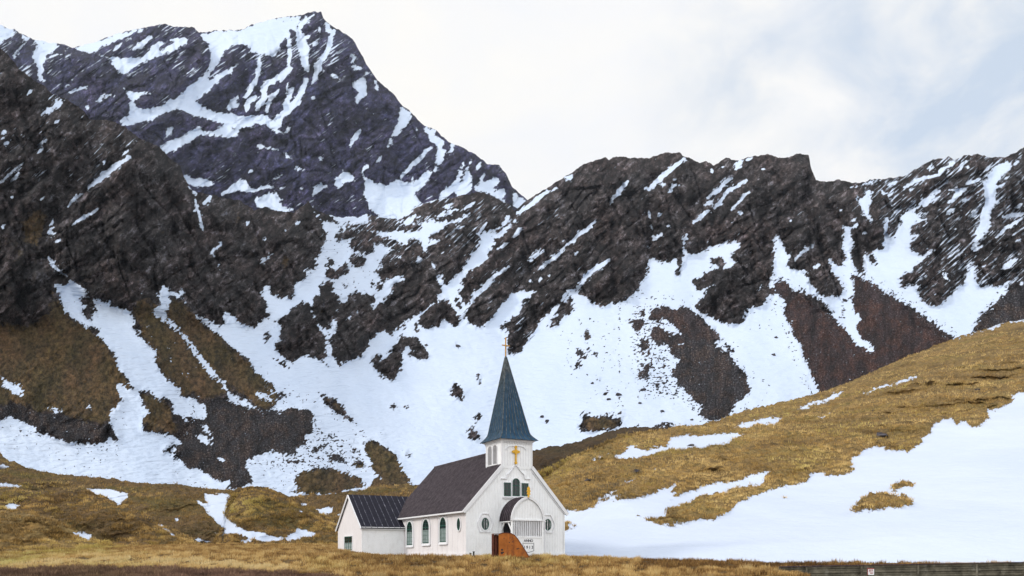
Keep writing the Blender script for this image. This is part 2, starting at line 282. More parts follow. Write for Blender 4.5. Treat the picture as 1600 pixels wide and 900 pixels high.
    for t, w in [("C 822,178 720,240 620,320 550,380", 6.5), ("C 520,405 470,440 422,492", 4), ("C 618,498 540,550 450,610", 3.5), ("C 395,690 325,722", 4), ("C 1220,440 1230,500 1250,560 1272,650", 3), ("C 1390,715 1355,750 1320,778 1350,808", 3), ("C 1565,575 1530,612", 4), ("C 1320,420 1300,455 1268,472", 5),
                 ("A 215,550 160,598", 4), ("A 385,735 330,778", 4), ("A 35,810 0,842", 5), ("A 40,840 0,880", 3), ("A 70,875 20,900", 4), ("A 310,860 265,890", 4), ("C 70,75 20,110", 4), ("C 285,118 220,165", 4), ("C 310,60 210,135", 3), ("C 150,210 60,290 0,350", 3), ("C 130,270 50,360", 4), ("C 90,425 60,440", 5), ("C 280,425 245,460", 4), ("C 30,620 5,618", 6), ("C 660,205 640,225", 4), ("C 40,10 0,40", 5), ("C 820,120 750,180", 3), ("C 130,260 80,330", 2.5),
                 ("D 280,578 235,610", 4), ("D 190,630 180,655", 3), ("C 1230,420 1200,380 1170,370", 3), ("C 340,850 300,810", 3), ("G 290,0 330,60 420,130", 3), ("D 1600,540 1530,620", 5), ("D 1395,450 1280,520", 4), ("D 1150,500 1240,470", 4), ("D 1350,600 1200,640", 2.5),
                 ("E 30,540 120,470 230,395", 6), ("E 290,365 240,402", 4), ("E 725,325 680,385 615,465", 5), ("E 525,580 440,655 340,735", 5), ("E 335,740 290,790 200,860 160,888", 4), ("E 1078,190 960,290 850,385", 6), ("E 853,495 870,580", 3.5), ("E 872,590 876,650", 3), ("E 875,680 890,700 940,655", 4), ("E 995,605 960,625", 3.5),
                 ("E 1028,385 958,410", 4), ("E 970,340 920,362", 3.5), ("E 1032,318 1000,325", 3), ("E 1380,305 1300,370 1225,440", 5), ("E 1475,320 1360,390 1260,500", 4.5), ("E 1275,448 1185,492", 5), ("E 1238,508 1180,555 1130,600", 5), ("E 1490,395 1420,455 1368,518", 4), ("E 1238,248 1252,295", 5), ("E 1510,185 1450,205", 3.5), ("E 1590,250 1550,262", 4), ("E 940,525 910,550", 4), ("E 1340,240 1300,245", 3),
                 ("E 615,820 560,860 480,900", 6), ("I 600,28 520,80 470,130 405,210", 6), ("E 40,570 0,605", 4), ("E 80,605 0,680", 4), ("E 45,660 0,680", 4), ("E 420,770 380,800", 3), ("I 250,105 225,135", 3), ("I 190,130 160,170", 4), ("I 100,165 130,145", 3),
                 ("H 1590,60 1500,120 1440,180 1380,240 1340,290", 5), ("I 1425,25 1300,95", 4), ("D 1130,900 1090,830", 3), ("H 1010,0 1030,20 1000,40", 4), ("D 1450,590 1390,660 1415,690", 3.5), ("D 1600,600 1520,660 1460,700", 3), ("D 1600,700 1500,770", 4), ("D 1580,640 1480,700", 3),
                 ("F 845,370 980,310 1060,290 1165,212", 4), ("F 740,362 830,330", 4), ("F 1240,385 1190,410 1130,468", 6), ("F 1185,488 1095,548", 5), ("F 1250,235 1245,260", 5), ("F 1250,200 1220,218", 4), ("F 1210,245 1195,270", 4), ("F 1135,325 1098,358", 5), ("F 1365,310 1200,362", 3.5), ("F 1280,380 1090,395", 2.5), ("F 1600,530 1530,545 1470,562", 5), ("F 1590,560 1500,620 1425,685", 4.5),
                 ("F 1565,808 1450,885", 9), ("F 1585,190 1520,245", 3.5), ("F 1600,470 1530,500", 4), ("F 1450,450 1420,480", 3), ("F 1520,290 1460,330", 3), ("F 1500,330 1430,380", 4), ("F 1250,450 1200,455", 5), ("F 910,368 885,395", 5), ("F 1100,240 1060,280", 3), ("F 550,560 510,600", 3.5), ("F 300,715 190,800 165,840", 3), ("F 340,845 270,880", 4), ("J 1600,160 1570,185", 6), ("J 1560,20 1450,85", 9), ("F 150,570 130,590", 3), ("F 1200,520 1215,515", 4), ("F 1080,390 1030,400", 4), ("F 1590,680 1530,725", 3)]:
        s.line(T(t), w, 1); LN_N.line(T(t), w * .85)
    for t in [  # hillside below the crags
        "P -200,500 G 0,425 220,420 300,340 335,190 375,240 385,290 400,345 480,400 540,460 560,430 600,450 625,460 600,490 660,540 720,620 740,700 790,760 830,820 810,835 770,795 705,800 740,860 780,900 K 770,95 740,110 740,140 690,160 690,270 748,348 690,345 600,372 480,370 340,335 230,295 180,250 60,205 0,230 -800,150",
        "G 500,270 540,250 570,270 610,350 570,360 600,400 540,390 510,350 540,310",
        "G 815,330 850,295 1000,310 940,345 1050,420 1130,490 1200,600 1300,740 1400,820 1440,900 K 1410,100 1600,165 P 425,640 L 560,60 470,30 400,0 H 200,900 160,850 60,780 0,720 G 1560,660 1480,590 1330,470 1250,400 1150,290 1050,235 1060,290 1040,360 1110,450 1200,540 1240,600 1310,690 1390,770 1430,840 1520,900 L 330,90 440,185 470,180 450,150 550,185 600,140 640,150 740,170 762,230 750,300 700,340 720,370 650,400 655,450 600,450 520,420 430,430 360,470 330,500 360,560 380,620 330,640 260,660 210,660 K 1450,610 1330,590 1250,530 1160,520 1130,470 1010,415 1060,390 1150,370 1080,320 960,300 890,290 900,200 940,180 900,130 880,80 850,25 920,45 990,100 1060,90 1080,140 1070,175 1110,200 1150,190 1200,200 1250,225 1290,215 1280,130 1190,90 1120,80 1130,40 1090,0 G 1130,870 1080,800 1010,740 970,650 985,600 890,520 830,440 850,410",
        "L 780,50 880,90 950,150 1010,240 950,215 900,170 840,135", "L 640,590 680,550 760,530 850,525 950,545 1050,590 1090,630 950,665 920,690 800,690 600,670 690,640 645,625",
        "L 1070,370 1130,355 1200,390 1280,450 1320,540 1365,610 1330,650 1400,640 1400,700 900,720 1040,670 1110,640 1130,610 1200,600 1110,520 1140,490 1090,450",
        "L 1125,590 1160,585 1190,600 1140,620", "L 1010,495 1035,475 1070,500 1090,518 1050,520 990,512", "L 830,465 880,440 960,460 950,485 870,485", "L 730,420 800,400 830,420 750,440", "L 845,320 880,305 892,340 850,335", "L 590,480 650,475 690,490 610,500", "L 1010,320 1035,305 1055,325", "L 1230,140 1260,130 1295,152 1240,152", "L 1155,295 1180,295 1225,325 1190,320", "L 1320,412 1345,425 1390,465 1355,460", "L 800,375 850,385 820,400", "L 1000,410 1045,405 1050,425 1010,420", "L 815,250 850,265", "L 730,510 765,505 770,518 735,518",
        "I 880,330 920,312 960,315 1040,340 1040,315 1100,320 1140,350 1200,400 1240,450 1290,490 1400,600 1350,590 1280,540 1250,530 1300,580 1350,620 1400,680 1460,740 1480,800 1480,850 1520,880 M 1470,60 1400,120 1340,220 1250,225 1200,210 1170,170 1200,150 1150,110 1100,60 1040,10 I 1080,830 1000,750 1000,720 1050,650 980,600 980,560 940,540 920,560 880,520 870,470 900,440 960,480 1000,490 1090,505 1030,460 1000,430 920,405 850,400 870,370",
        "I 740,400 820,390 830,430 780,470 740,430", "I 800,540 850,500 855,530 830,620 800,590", "I 800,745 850,655 862,670 855,760 810,768", "I 860,600 880,600 870,640 855,635", "I 810,340 835,335 830,370 808,370",
        "I 450,500 465,445 485,470 500,510 480,530 450,520", "I 455,570 495,570 490,595 460,585", "I 400,580 430,580 450,610 480,630 470,650 400,620", "I 390,670 440,660 430,695 395,710", "I 500,610 540,610 520,628",
        "I 520,770 550,768 545,782 525,780", "I 550,850 600,855 590,875 570,865", "I 650,865 680,858 685,872 650,876", "I 800,832 832,830 828,850 800,848", "I 893,796 925,796 918,810 898,808",
        "M 405,265 450,220 425,215 490,195 600,200 680,220 690,245 670,265 600,285 480,297 420,285", "M 430,180 470,168 500,175 480,190 440,190", "M 590,180 625,182 620,195 590,192", "M 645,165 690,168 700,185 660,182",
        "M 875,265 930,248 1000,245 1035,265 980,278 900,275", "M 1050,262 1085,243 1108,248 1100,265", "M 770,265 790,255 812,266 800,275", "M 180,200 205,198 212,212 188,215", "M 205,232 232,228 228,243 212,243", "M 645,65 680,55 682,72 655,75", "M 590,92 620,90 618,104 596,103", "M 782,115 812,115 808,124 785,123", "M 925,165 960,168 950,178 928,176",
        "J 70,140 90,150 160,205 240,230 310,270 370,320 420,400 490,460 540,540 600,580 668,612 655,560 600,530 570,490 545,430 590,400 545,340 510,260 550,240 510,120 580,130 680,190 820,280 930,340 1020,410 1160,515 1200,620 740,720 400,900 325,850 280,760 240,660 200,550 150,460 110,370 100,290 60,230 0,250 0,230",
        "J 455,272 485,270 490,285 460,288", "J 22,615 50,617 45,630 25,628", "J 42,505 65,500 50,522",
        "H 1243,560 1262,552 1280,565 1265,578 1245,575", "H 1370,735 1390,740 1400,780 1420,805 1385,800", "H 1215,850 1240,845 1235,815 1225,805 1250,790 1270,820 1310,855 1290,860 1310,895 1280,900 1250,880 1220,895", "H 1050,540 1062,538 1060,550", "H 330,795 345,800 338,806",
        "P 738,652 750,645 747,658", "P 752,650 P 728,676 745,672 750,684 738,688 730,682", "P 630,632 640,636 634,640",
    ]: s.poly(T(t), 0)
    for t in ["K 1245,255 1300,255 1300,290 1340,320 1335,335 1290,310", "K 1228,330 1250,320 1290,325 1330,370 1330,388 1270,368 1235,365", "K 1120,195 1150,200 1195,238 1140,232", "K 1155,295 1180,300 1195,328 1160,312", "K 1355,455 1420,470 1415,482 1360,480", "K 1060,400 1100,395 1100,425 1070,430",
              "K 300,145 345,140 400,185 340,180", "K 540,112 575,140 570,165 545,145", "L 400,40 470,60 510,105 440,110 400,70", "J 575,505 640,545 662,600 590,560", "J 665,315 695,325 690,335",
              "I 900,400 960,395 990,430 1010,460 960,475 920,440", "I 1280,525 1320,520 1340,570 1300,570", "I 1030,550 1090,540 1040,560", "M 0,0 1,0 0,1", "K 620,20 640,20 630,30", "G 0,740 30,780 130,800 150,890 110,870 20,820", "G 1240,490 1258,495 1250,505", "G 850,450 890,465 885,475 860,465"]:
        s.poly(T(t), 1)
    return s
def veg_near():
    v = Ras(0)
    for t in ["P -200,500 G 0,425 220,420 300,340 335,190 375,240 400,345 480,400 640,500 760,700 830,830 770,900 K 770,95 740,140 690,270 K 560,240 400,190 250,180 100,120 0,140 -800,110",
              "G 815,330 850,260 900,260 1000,300 1050,420 1200,580 1400,820 1440,900 K 1430,100 1280,90 1180,60 G 1130,900 960,650 890,500 850,400",
              "G 1050,235 1150,290 1330,470 1600,700 H 200,900 L 560,60 470,180 330,90 G 1300,690 1040,360", "K 850,25 990,90 1080,130 1070,230 1150,270 1100,320 900,290 900,130",
              "L 770,40 880,90 1000,200 900,180", "L 590,690 640,550 850,515 1100,620 950,700 600,700", "L 1060,360 1130,345 1300,450 1400,630 1400,720 900,720", "M 400,270 480,200 690,210 690,270 480,300",
              "C 120,610 170,550 240,500 305,530 300,580 240,740 180,690", "C 990,640 1030,600 1060,640 1020,700 990,690", "G 400,60 450,90 440,130 370,120", "G 560,210 700,200 690,240 560,240", "P 500,755 530,730 700,730 700,790 500,790"]:
        v.poly(T(t), 1.0)
    for t in ["C 0,640 120,640 300,800 330,900 0,900", "H 180,520 280,380 400,400 330,480 220,520", "D 60,720 250,640 300,800 250,900 50,900", "H 830,640 900,540 960,540 870,640", "C 1320,450 1450,450 1600,520 1600,640 1350,640",
              "G 880,250 1010,280 980,330", "H 350,300 500,280 460,420 380,390", "E 1050,330 1200,330 1180,470 1060,450", "F 240,740 330,800 180,860", "J 240,130 440,150 460,240 300,220", "H 100,0 250,0 230,120 110,130", "H 560,260 690,240 640,320 560,320", "C 640,480 850,430 860,470 640,560", "E 130,60 300,150 280,180"]:
        v.poly(T(t), 0.42)
    return v
def scree_near():
    v = Ras(0)
    for t in ["K -800,110 0,140 100,120 250,180 400,190 560,240 750,340 600,380 0,240 -800,200", "K 1200,60 1430,95 1600,150 L 440,190 560,60 800,170 760,500 400,680 200,670 K 1150,550 1100,420 1090,300 1150,260 1250,200",
              "I 700,300 1100,290 1550,880 1500,900 700,900", "M 700,0 1600,0 1500,200 700,300", "J 0,240 60,130 160,200 500,450 500,110 600,130 1170,515 1200,640 300,900 60,260", "J 1600,185 1500,215 1260,480 1700,480 P 1800,500 1800,400", "L 740,170 780,500 1060,530 1060,300", "I 380,430 560,430 560,720 380,720", "G 880,380 1000,440 1200,620 1250,760 1180,800 1050,640 900,440"]:
        v.poly(T(t), 1.0)
    return v
def red_near():
    v = Ras(0)
    v.poly(T("J 0,240 60,130 160,200 500,450 500,110 600,130 1170,515 1200,640 300,900 60,260"), 1.0)
    v.poly(T("I 700,290 1150,290 1250,500 700,600"), 0.5)
    return v
def speck_near():   # thin scatter of stones on the snow
    v = Ras(0)
    for t, d in [("I 720,240 900,230 1000,330 1000,640 1080,830 1000,900 820,900 740,700 720,400", 0.30), ("M 430,0 740,-40 740,120 430,120", 0.13), ("M 940,-20 1150,60 1330,230 1480,120 1530,20 1520,210 1200,260 1060,120", 0.34), ("I 340,440 560,440 560,720 340,720", 0.12),
                 ("L 560,40 760,160 800,240 1080,400 1090,530 560,560 330,560 360,470 650,420 720,330 740,180 560,80", 0.28), ("L 400,-20 560,40 600,180 440,180 400,60", 0.32), ("K 0,230 200,290 480,370 740,330 800,520 600,590 0,420", 0.10), ("K 580,560 800,400 800,600", 0.12), ("K 330,350 760,330 760,420 400,420", 0.22),
                 ("J 0,140 130,180 130,520 0,520", 0.16), ("G 420,150 620,220 640,500 520,420", 0.14), ("J -100,300 120,330 300,860 250,860 90,500", 0.08), ("I 780,180 860,150 900,330 760,330", 0.15), ("I 1480,330 1600,300 1600,480 1500,500", 0.12), ("K 1400,580 1600,440 1600,620 1450,640", 0.15), ("K 690,120 790,60 830,200 740,330 690,260", 0.10),
                 ("H 0,640 60,700 60,900 0,900", 0.2), ("D 400,700 800,760 760,900 400,900", 0.10), ("H 400,0 760,0 760,260 500,260", 0.10), ("H 1200,240 1300,240 1340,440 1260,440", 0.1)]:
        v.poly(T(t), d)
    return v
def streak_near():  # how much wind-blown snow lies in the bedding of the rock
    v = Ras(0.10)
    for t, d in [("P -200,0 60,90 200,200 120,330 0,360 -200,380", 0.30), ("P 60,120 160,180 230,220 150,300 80,300", 0.34), ("P 800,300 1000,240 900,480 720,480", 0.24), ("P 1320,260 1800,120 1800,480 1480,460 1400,420", 0.52), ("P 700,400 860,400 860,560 760,560", 0.34), ("P 500,330 800,300 800,380 640,420 480,420", 0.46),
                 ("P 1080,250 1200,240 1240,400 1100,420", 0.2), ("P 1400,400 1500,400 1480,480 1400,470", 0.5), ("P -200,300 220,300 250,520 -200,520", 0.05), ("P 250,280 420,320 500,480 280,500", 0.05), ("P 1250,280 1360,290 1340,400 1260,470 1200,400", 0.24)]:
        v.poly(T(t), d)
    return v

GUL_N = ["E 610,200 560,330 520,450 490,560 400,650", "E 850,370 860,480 875,600 880,700 830,780 840,830", "E 1230,290 1180,380 1120,520 1110,640 1075,760", "E 1400,290 1290,480 1200,640", "E 720,330 620,460 540,560 430,660 330,740 180,880", "E 400,650 310,800 I 320,60 330,200",
         "I 620,10 640,150 630,290", "I 470,100 400,220", "E 1430,620 1480,740 1500,900 I 1450,100 1400,300", "F 30,640 60,560 140,520 250,400 330,340", "F 300,340 340,460 460,600", "F 750,430 720,560", "F 880,510 1000,400 1150,320 1350,290", "F 1290,800 1200,600 1250,400", "E 1590,420 1560,620 1600,800",
         "C 940,330 900,420 880,560 860,700 830,800", "C 820,440 840,560 830,720", "C 1180,380 1250,560 1290,700 1350,820 G 1390,120 1400,300", "C 600,500 640,620 700,760 820,900 G 860,100 980,240", "C 0,560 150,420 330,230 480,100 560,0", "C 300,560 420,380 600,220", "C 0,400 120,260 280,60", "A 330,560 420,640 520,760 640,760",
         "A 0,700 160,560 250,520", "C 1010,300 1060,500 1080,640 1040,780", "D 330,450 200,560 180,700 50,820", "H 580,300 560,420 600,560", "H 1100,60 1000,120 900,260 760,330", "H 1400,230 1600,80", "I 0,120 200,60 400,0", "G 0,60 120,200 160,400", "G 60,420 130,250 150,60", "C 60,900 130,700 280,600", "D 1240,900 1300,760 1440,640", "H 330,600 300,480 400,400", "G 1150,0 1180,120 1150,200", "F 400,860 330,740 300,600", "F 580,900 560,700 480,620"]
SPU_N = ["C 860,80 1000,180 1140,280 1160,420 1220,560 1330,800", "C 820,190 700,330 560,420 430,560 300,700", "E 690,190 640,330 560,480 440,620", "E 1050,160 960,300 950,480 960,640 940,800", "E 1340,200 1250,330 1170,480", "E 1600,200 1480,400 1430,560", "F 200,170 180,300 80,460 50,600", "F 340,340 300,500 330,700", "F 700,400 690,600 700,740",
         "F 1130,190 1000,330 860,480", "F 1330,170 1180,420 1000,600", "F 1600,200 1450,470 1380,700", "H 330,290 250,400 200,560", "H 700,240 740,420 600,580", "E 280,330 200,500 80,640", "E 940,180 900,300", "E 430,800 330,900", "I 720,0 700,150 690,270", "I 550,120 520,280", "C 200,100 60,300", "C 440,150 250,380 150,520", "C 760,500 740,700 790,900", "C 960,620 980,800", "G 80,0 60,200 90,380", "G 220,60 240,300", "I 1400,0 1300,200 1200,300"]
GUL_F = ["B 370,430 480,620 560,800 600,900 D 640,250", "B 700,460 640,700 600,800", "A 1100,180 1000,330 850,470 790,480", "B 440,120 400,260 330,400", "B 560,300 600,560 700,780", "B 850,700 700,850 D 500,120", "A 640,350 700,480 800,600", "A 1250,230 1180,420", "C 1000,200 1200,120 1450,90", "D 100,60 350,180 500,260", "A 1560,420 1500,600", "D 1080,120 900,300", "B 200,480 120,640"]
SPU_F = ["B 410,80 470,300 480,500 560,700 D 600,50 640,200", "B 500,190 620,420 700,640 760,900 D 760,100 740,300", "B 900,660 800,880 D 700,150", "A 1210,180 1290,330 1200,480 1060,600", "A 400,280 560,420 740,560 800,680", "A 1500,290 1400,500 1260,620", "B 230,200 250,350 270,450", "C 1180,100 1350,60 1500,200", "D 60,300 200,240 330,330", "D 1150,30 1130,200 1060,330", "D 1380,180 1250,340 1160,440", "D 1500,240 1560,400"]
def lines(L, w, b):
    a = Ras(0)
    for t in L: a.line(T(t), w)
    a = blur(a.a, b); return a / max(a.max(), 1e-6)
# ------------------------------------------------------------------ terrain meshes
def sil(pts, px): P = np.array(pts); return np.interp(px, P[:, 0], P[:, 1])
def link_mesh(name, me, mat, parent=None):
    o = bpy.data.objects.new(name, me); sc.collection.objects.link(o)
    if mat: me.materials.append(mat)
    if parent: o.parent = parent
    return o
def mesh_arrays(name, V, quads, attrs=None, tri=False, smooth=True):
    me = bpy.data.meshes.new(name); n = len(V); k = 3 if tri else 4
    me.vertices.add(n); me.vertices.foreach_set('co', V.astype(np.float32).ravel())
    q = quads.astype(np.int32).ravel(); m = len(q) // k
    me.loops.add(len(q)); me.loops.foreach_set('vertex_index', q)
    me.polygons.add(m); me.polygons.foreach_set('loop_start', np.arange(m, dtype=np.int32) * k)
    me.polygons.foreach_set('use_smooth', np.full(m, smooth))
    for a, v in (attrs or {}).items():
        at = me.attributes.new(a, 'FLOAT', 'POINT'); at.data.foreach_set('value', v.astype(np.float32).ravel())
    me.update(calc_edges=True)
    return me
def grid_mesh(name, V, attrs, smooth=True):
    R, C, _ = V.shape; idx = np.arange(R * C).reshape(R, C)
    q = np.stack([idx[:-1, :-1], idx[:-1, 1:], idx[1:, 1:], idx[1:, :-1]], -1).reshape(-1, 4)
    return mesh_arrays(name, V.reshape(-1, 3), q, attrs, False, smooth)
def struct(o, kind='structure'): o['kind'] = kind; return o
class Layer:
    """one hill or mountainside: a slope of real depth whose crest follows the surveyed skyline"""
    def __init__(s, name, crest, ybot, d0, d1, px0, px1, step, mat, jag=0.0, relief=None, attrs=None, dome=0.0, back=0.7, rowstep=None, post=None, smooth=60, cliff=False, ref=300.0):
        px = np.arange(px0, px1 + step, step, dtype=float)
        yt = sil(crest, px)
        if jag: yt = yt + jag * (gnoise(px / 9, px * 0 + 3.3, 5) + 0.6 * gnoise(px / 3.5, px * 0 + 1.7, 6) + 0.35 * gnoise(px / 1.7, px * 0 + .7, 9))
        yb = sil(ybot, px) if not np.isscalar(ybot) else px * 0 + ybot
        yb = np.maximum(yb, yt + 4)
        rows = int((yb - yt).max() / (rowstep or step)) + 2
        t = np.linspace(0, 1, rows)[:, None]
        py = yb + (yt - yb) * t
        kd = np.hanning(81); kd /= kd.sum()
        D0, D1 = (np.convolve(np.pad(sil(q_, px), 40, mode='edge'), kd, 'valid') for q_ in (d0, d1))
        kk = np.hanning(2 * int(smooth / step) + 1); kk /= kk.sum()
        ys = np.convolve(np.pad(sil(crest, px), len(kk) // 2, mode='edge'), kk, 'valid')
        tt = np.clip((yb - py) / np.maximum(yb - ys, 12), 0, 1.25)
        tc_ = np.clip(tt, 0, 1)
        u = tt if not dome else (1 - dome) * tc_ + dome * (1 - np.sqrt(np.clip(1.02 - tc_, 0, 2)))
        d = D0 * (D1 / D0) ** u
        PX = np.broadcast_to(px, py.shape)
        s.px, s.py = PX, py
        X = (PX - 800) / F * d; Z = (HZ - py) / F * d
        s.bu, s.bv = (PX - 800) / F * ref, (HZ - py) / F * ref
        if relief is not None: d = d - (relief(s.bu, d, s.bv, PX, py, t) if ref > 400 else relief(X, d, Z, PX, py, t))
        if cliff:   # no overhangs: faces stand upright at most
            d = 0.4 * d + 0.6 * np.maximum.accumulate(d, 0)
        s.d = d
        V = np.stack([(PX - 800) / F * d, d, (HZ - py) / F * d], -1)
        A = attrs(PX, py, V) if attrs else {}
        A['bed_u'] = s.bu + 0 * py; A['bed_v'] = s.bv + 0 * PX
        if post is not None: V = post(V, A, PX, py, t)
        s.V, s.A = V, A
        top = V[-1]; bk = []
        for k in range(1, 9):
            f = 1 + 0.03 * k; b = top.copy(); b[:, 0] *= f; b[:, 1] *= f
            b[:, 2] = top[:, 2] - back * (b[:, 1] - top[:, 1]) - 0.2 * k; bk.append(b)
        VV = np.concatenate([V, np.stack(bk)], 0)
        AA = {a: np.concatenate([v, np.repeat(v[-1:], 8, 0)], 0) for a, v in A.items()}
        s.o = struct(link_mesh(name, grid_mesh(name, VV, AA), mat))
    def at(s, x, y):
        j = int(np.argmin(np.abs(s.px[0] - x))); i = int(np.argmin(np.abs(s.py[:, j] - y)))
        return s.V[i, j]

def warp(px, py, amp, seed=0):
    wx = amp * (fbm(px / 22, py / 22, 4, .6, 11 + seed)) * 3; wy = amp * (fbm(px / 22 + 31, py / 22, 4, .6, 23 + seed)) * 3
    return px + wx, py + wy

# ---- materials of the land
def new_mat(name):
    m = bpy.data.materials.new(name); m.use_nodes = True; t = m.node_tree; t.nodes.clear()
    b = N(t, 'ShaderNodeBsdfPrincipled'); o = N(t, 'ShaderNodeOutputMaterial'); t.links.new(b.outputs[0], o.inputs[0])
    b.inputs['Specular IOR Level'].default_value = 0.25
    return m, t, b
def attr_(t, n):
    a = N(t, 'ShaderNodeAttribute'); a.attribute_name = n; return a.outputs['Fac']
def step_(t, v, w, lo=0.5):   # soft step
    return math_(t, 'MULTIPLY_ADD', math_(t, 'SUBTRACT', v, lo), w, 0.5, clamp=True)
def bump_(t, b, h, dist, strength=1.0):
    n = N(t, 'ShaderNodeBump'); n.inputs['Distance'].default_value = dist; n.inputs['Strength'].default_value = strength
    t.links.new(h, n.inputs['Height']); t.links.new(n.outputs[0], b.inputs['Normal'])
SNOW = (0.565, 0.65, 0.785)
def mountain_mat(name, k, rock, ang, edge=1.25):
    """k: metres per photo pixel at this distance; ang: dip of the bedding"""
    m, t, b = new_mat(name)
    cb = N(t, 'ShaderNodeCombineXYZ'); t.links.new(attr_(t, 'bed_u'), cb.inputs[0]); t.links.new(attr_(t, 'bed_v'), cb.inputs[2])
    oc = N(t, 'ShaderNodeTexCoord').outputs['Object']; tc = cb.outputs[0]
    rot = map_(t, tc, rot=(0, -ang, 0))
    st = map_(t, rot, scale=(0.6, 1, 1.1))
    dst = noise_(t, map_(t, rot, scale=(0.16, 1, 1.5), loc=(3, 0, 9)), 0.20 / k, 5, 0.66)
    fine = noise_(t, st, 0.42 / k, 4, 0.68)
    sn = step_(t, math_(t, 'MULTIPLY_ADD', math_(t, 'SUBTRACT', fine, 0.5), edge, attr_(t, 'snow')), 9)
    dn = math_(t, 'MULTIPLY_ADD', math_(t, 'SUBTRACT', noise_(t, tc, 0.025 / k, 3), 0.5), 0.35, math_(t, 'ADD', dst, math_(t, 'MULTIPLY', attr_(t, 'dust'), 0.30)))
    sn = math_(t, 'MAXIMUM', sn, step_(t, dn, 26, 0.755))
    big = noise_(t, tc, 0.018 / k, 5, 0.6)
    midn = noise_(t, st, 0.10 / k, 6, 0.68, 0.6)
    fin2 = noise_(t, map_(t, rot, scale=(0.7, 1, 1.1), loc=(5, 3, 1)), 0.26 / k, 5, 0.75)
    v = math_(t, 'ADD', math_(t, 'MULTIPLY', midn, 0.65), math_(t, 'MULTIPLY', fin2, 0.45))
    rc = ramp_(t, v, rock)
    for sc_, loc_, src in ((0.13 / k, 3.0, st), (0.06 / k, 8.0, tc)):   # joints between the beds, crevice shade put into their colour
        cr = math_(t, 'ABSOLUTE', math_(t, 'SUBTRACT', noise_(t, map_(t, src, loc=(loc_, 1, 2)), sc_, 3, 0.6, 0.4), 0.5))
        cr = ramp_(t, cr, [(0.0, 1.0), (0.022, 0.0)])
        rc = mix_(t, math_(t, 'MULTIPLY', cr, 0.8), rc, (0.008, 0.007, 0.008))
        v = math_(t, 'SUBTRACT', v, math_(t, 'MULTIPLY', cr, 0.25))
    rc = mix_(t, ramp_(t, big, [(0.42, 0), (0.62, 0.6)]), rc, mix_(t, 1.0, rc, (1.22, 0.94, 0.86), 'MULTIPLY'))
    tone = ramp_(t, noise_(t, map_(t, rot, scale=(.6, 1, 1.2), loc=(77, 1, 5)), 0.035 / k, 4, 0.6), [(0.38, 0.50), (0.64, 1.55)])
    rc = mix_(t, 1.0, rc, tone, 'MULTIPLY')
    dusty = ramp_(t, noise_(t, map_(t, tc, loc=(40, 9, 77)), 0.05 / k, 5, 0.7), [(0.52, 0), (0.68, 0.55)])
    rc = mix_(t, dusty, rc, mix_(t, 1.0, rc, (1.15, 1.35, 1.55), 'MULTIPLY'))
    # scree
    sp = noise_(t, tc, 0.42 / k, 4, 0.8)
    scol = ramp_(t, sp, [(0.40, (0.012, 0.011, 0.013)), (0.50, (0.034, 0.030, 0.034)), (0.57, (0.062, 0.060, 0.068)), (0.68, (0.24, 0.26, 0.28))])
    rcol = ramp_(t, sp, [(0.40, (0.016, 0.010, 0.011)), (0.50, (0.044, 0.027, 0.027)), (0.60, (0.070, 0.054, 0.058)), (0.69, (0.22, 0.22, 0.24))])
    scol = mix_(t, attr_(t, 'red'), scol, rcol)
    run = noise_(t, map_(t, tc, rot=(0, .45, 0), scale=(1, 1, .3)), 0.07 / k, 5, 0.7)
    scol = mix_(t, 1.0, scol, ramp_(t, run, [(0.38, .55), (0.62, 1.7)]), 'MULTIPLY')
    scol = mix_(t, ramp_(t, noise_(t, map_(t, tc, loc=(5, 0, 2)), 0.045 / k, 6, .75), [(.46, 0), (.58, .75)]), scol, mix_(t, 1.0, scol, (1.9, 1.35, .95), 'MULTIPLY'))
    peb = noise_(t, map_(t, tc, loc=(31, 0, 4)), 0.27 / k, 2, 0.5)
    scol = mix_(t, ramp_(t, peb, [(0.665, 0), (0.70, .8)]), scol, (0.20, 0.215, 0.235))
    rc = mix_(t, step_(t, math_(t, 'MULTIPLY_ADD', math_(t, 'SUBTRACT', midn, 0.5), 1.2, attr_(t, 'scree')), 6), rc, scol)
    # moss and grass
    vn = noise_(t, tc, 0.16 / k, 6, 0.7)
    vcol = ramp_(t, vn, [(0.32, (0.032, 0.025, 0.013)), (0.46, (0.12, 0.080, 0.036)), (0.58, (0.23, 0.150, 0.078)), (0.72, (0.24, 0.18, 0.06))])
    vbig = noise_(t, map_(t, tc, rot=(0, .5, 0), scale=(1, 1, .5), loc=(3, 0, 8)), 0.03 / k, 5, 0.65)
    vcol = mix_(t, ramp_(t, vbig, [(0.45, 0), (0.58, .75)]), vcol, mix_(t, 1.0, vcol, (1.55, 1.35, 1.30), 'MULTIPLY'))
    vcol = mix_(t, ramp_(t, vbig, [(0.36, .7), (0.46, 0)]), vcol, mix_(t, 1.0, vcol, (.45, .50, .40), 'MULTIPLY'))
    vcol = mix_(t, ramp_(t, big, [(0.4, 0), (0.6, 0.7)]), vcol, mix_(t, 1.0, vcol, (0.80, 0.95, 0.7), 'MULTIPLY'))
    vcol = mix_(t, math_(t, 'MULTIPLY', ramp_(t, fin2, [(0.35, 1), (0.55, 0)]), 0.65), vcol, (0.022, 0.018, 0.012))
    vg = math_(t, 'MULTIPLY_ADD', math_(t, 'SUBTRACT', noise_(t, tc, 0.07 / k, 6, 0.7), 0.5), 1.7, attr_(t, 'veg'))
    rc = mix_(t, step_(t, vg, 4, 0.62), rc, vcol)
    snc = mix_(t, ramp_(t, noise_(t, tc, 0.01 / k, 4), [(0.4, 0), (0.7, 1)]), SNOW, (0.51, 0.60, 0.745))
    c = mix_(t, sn, rc, snc)
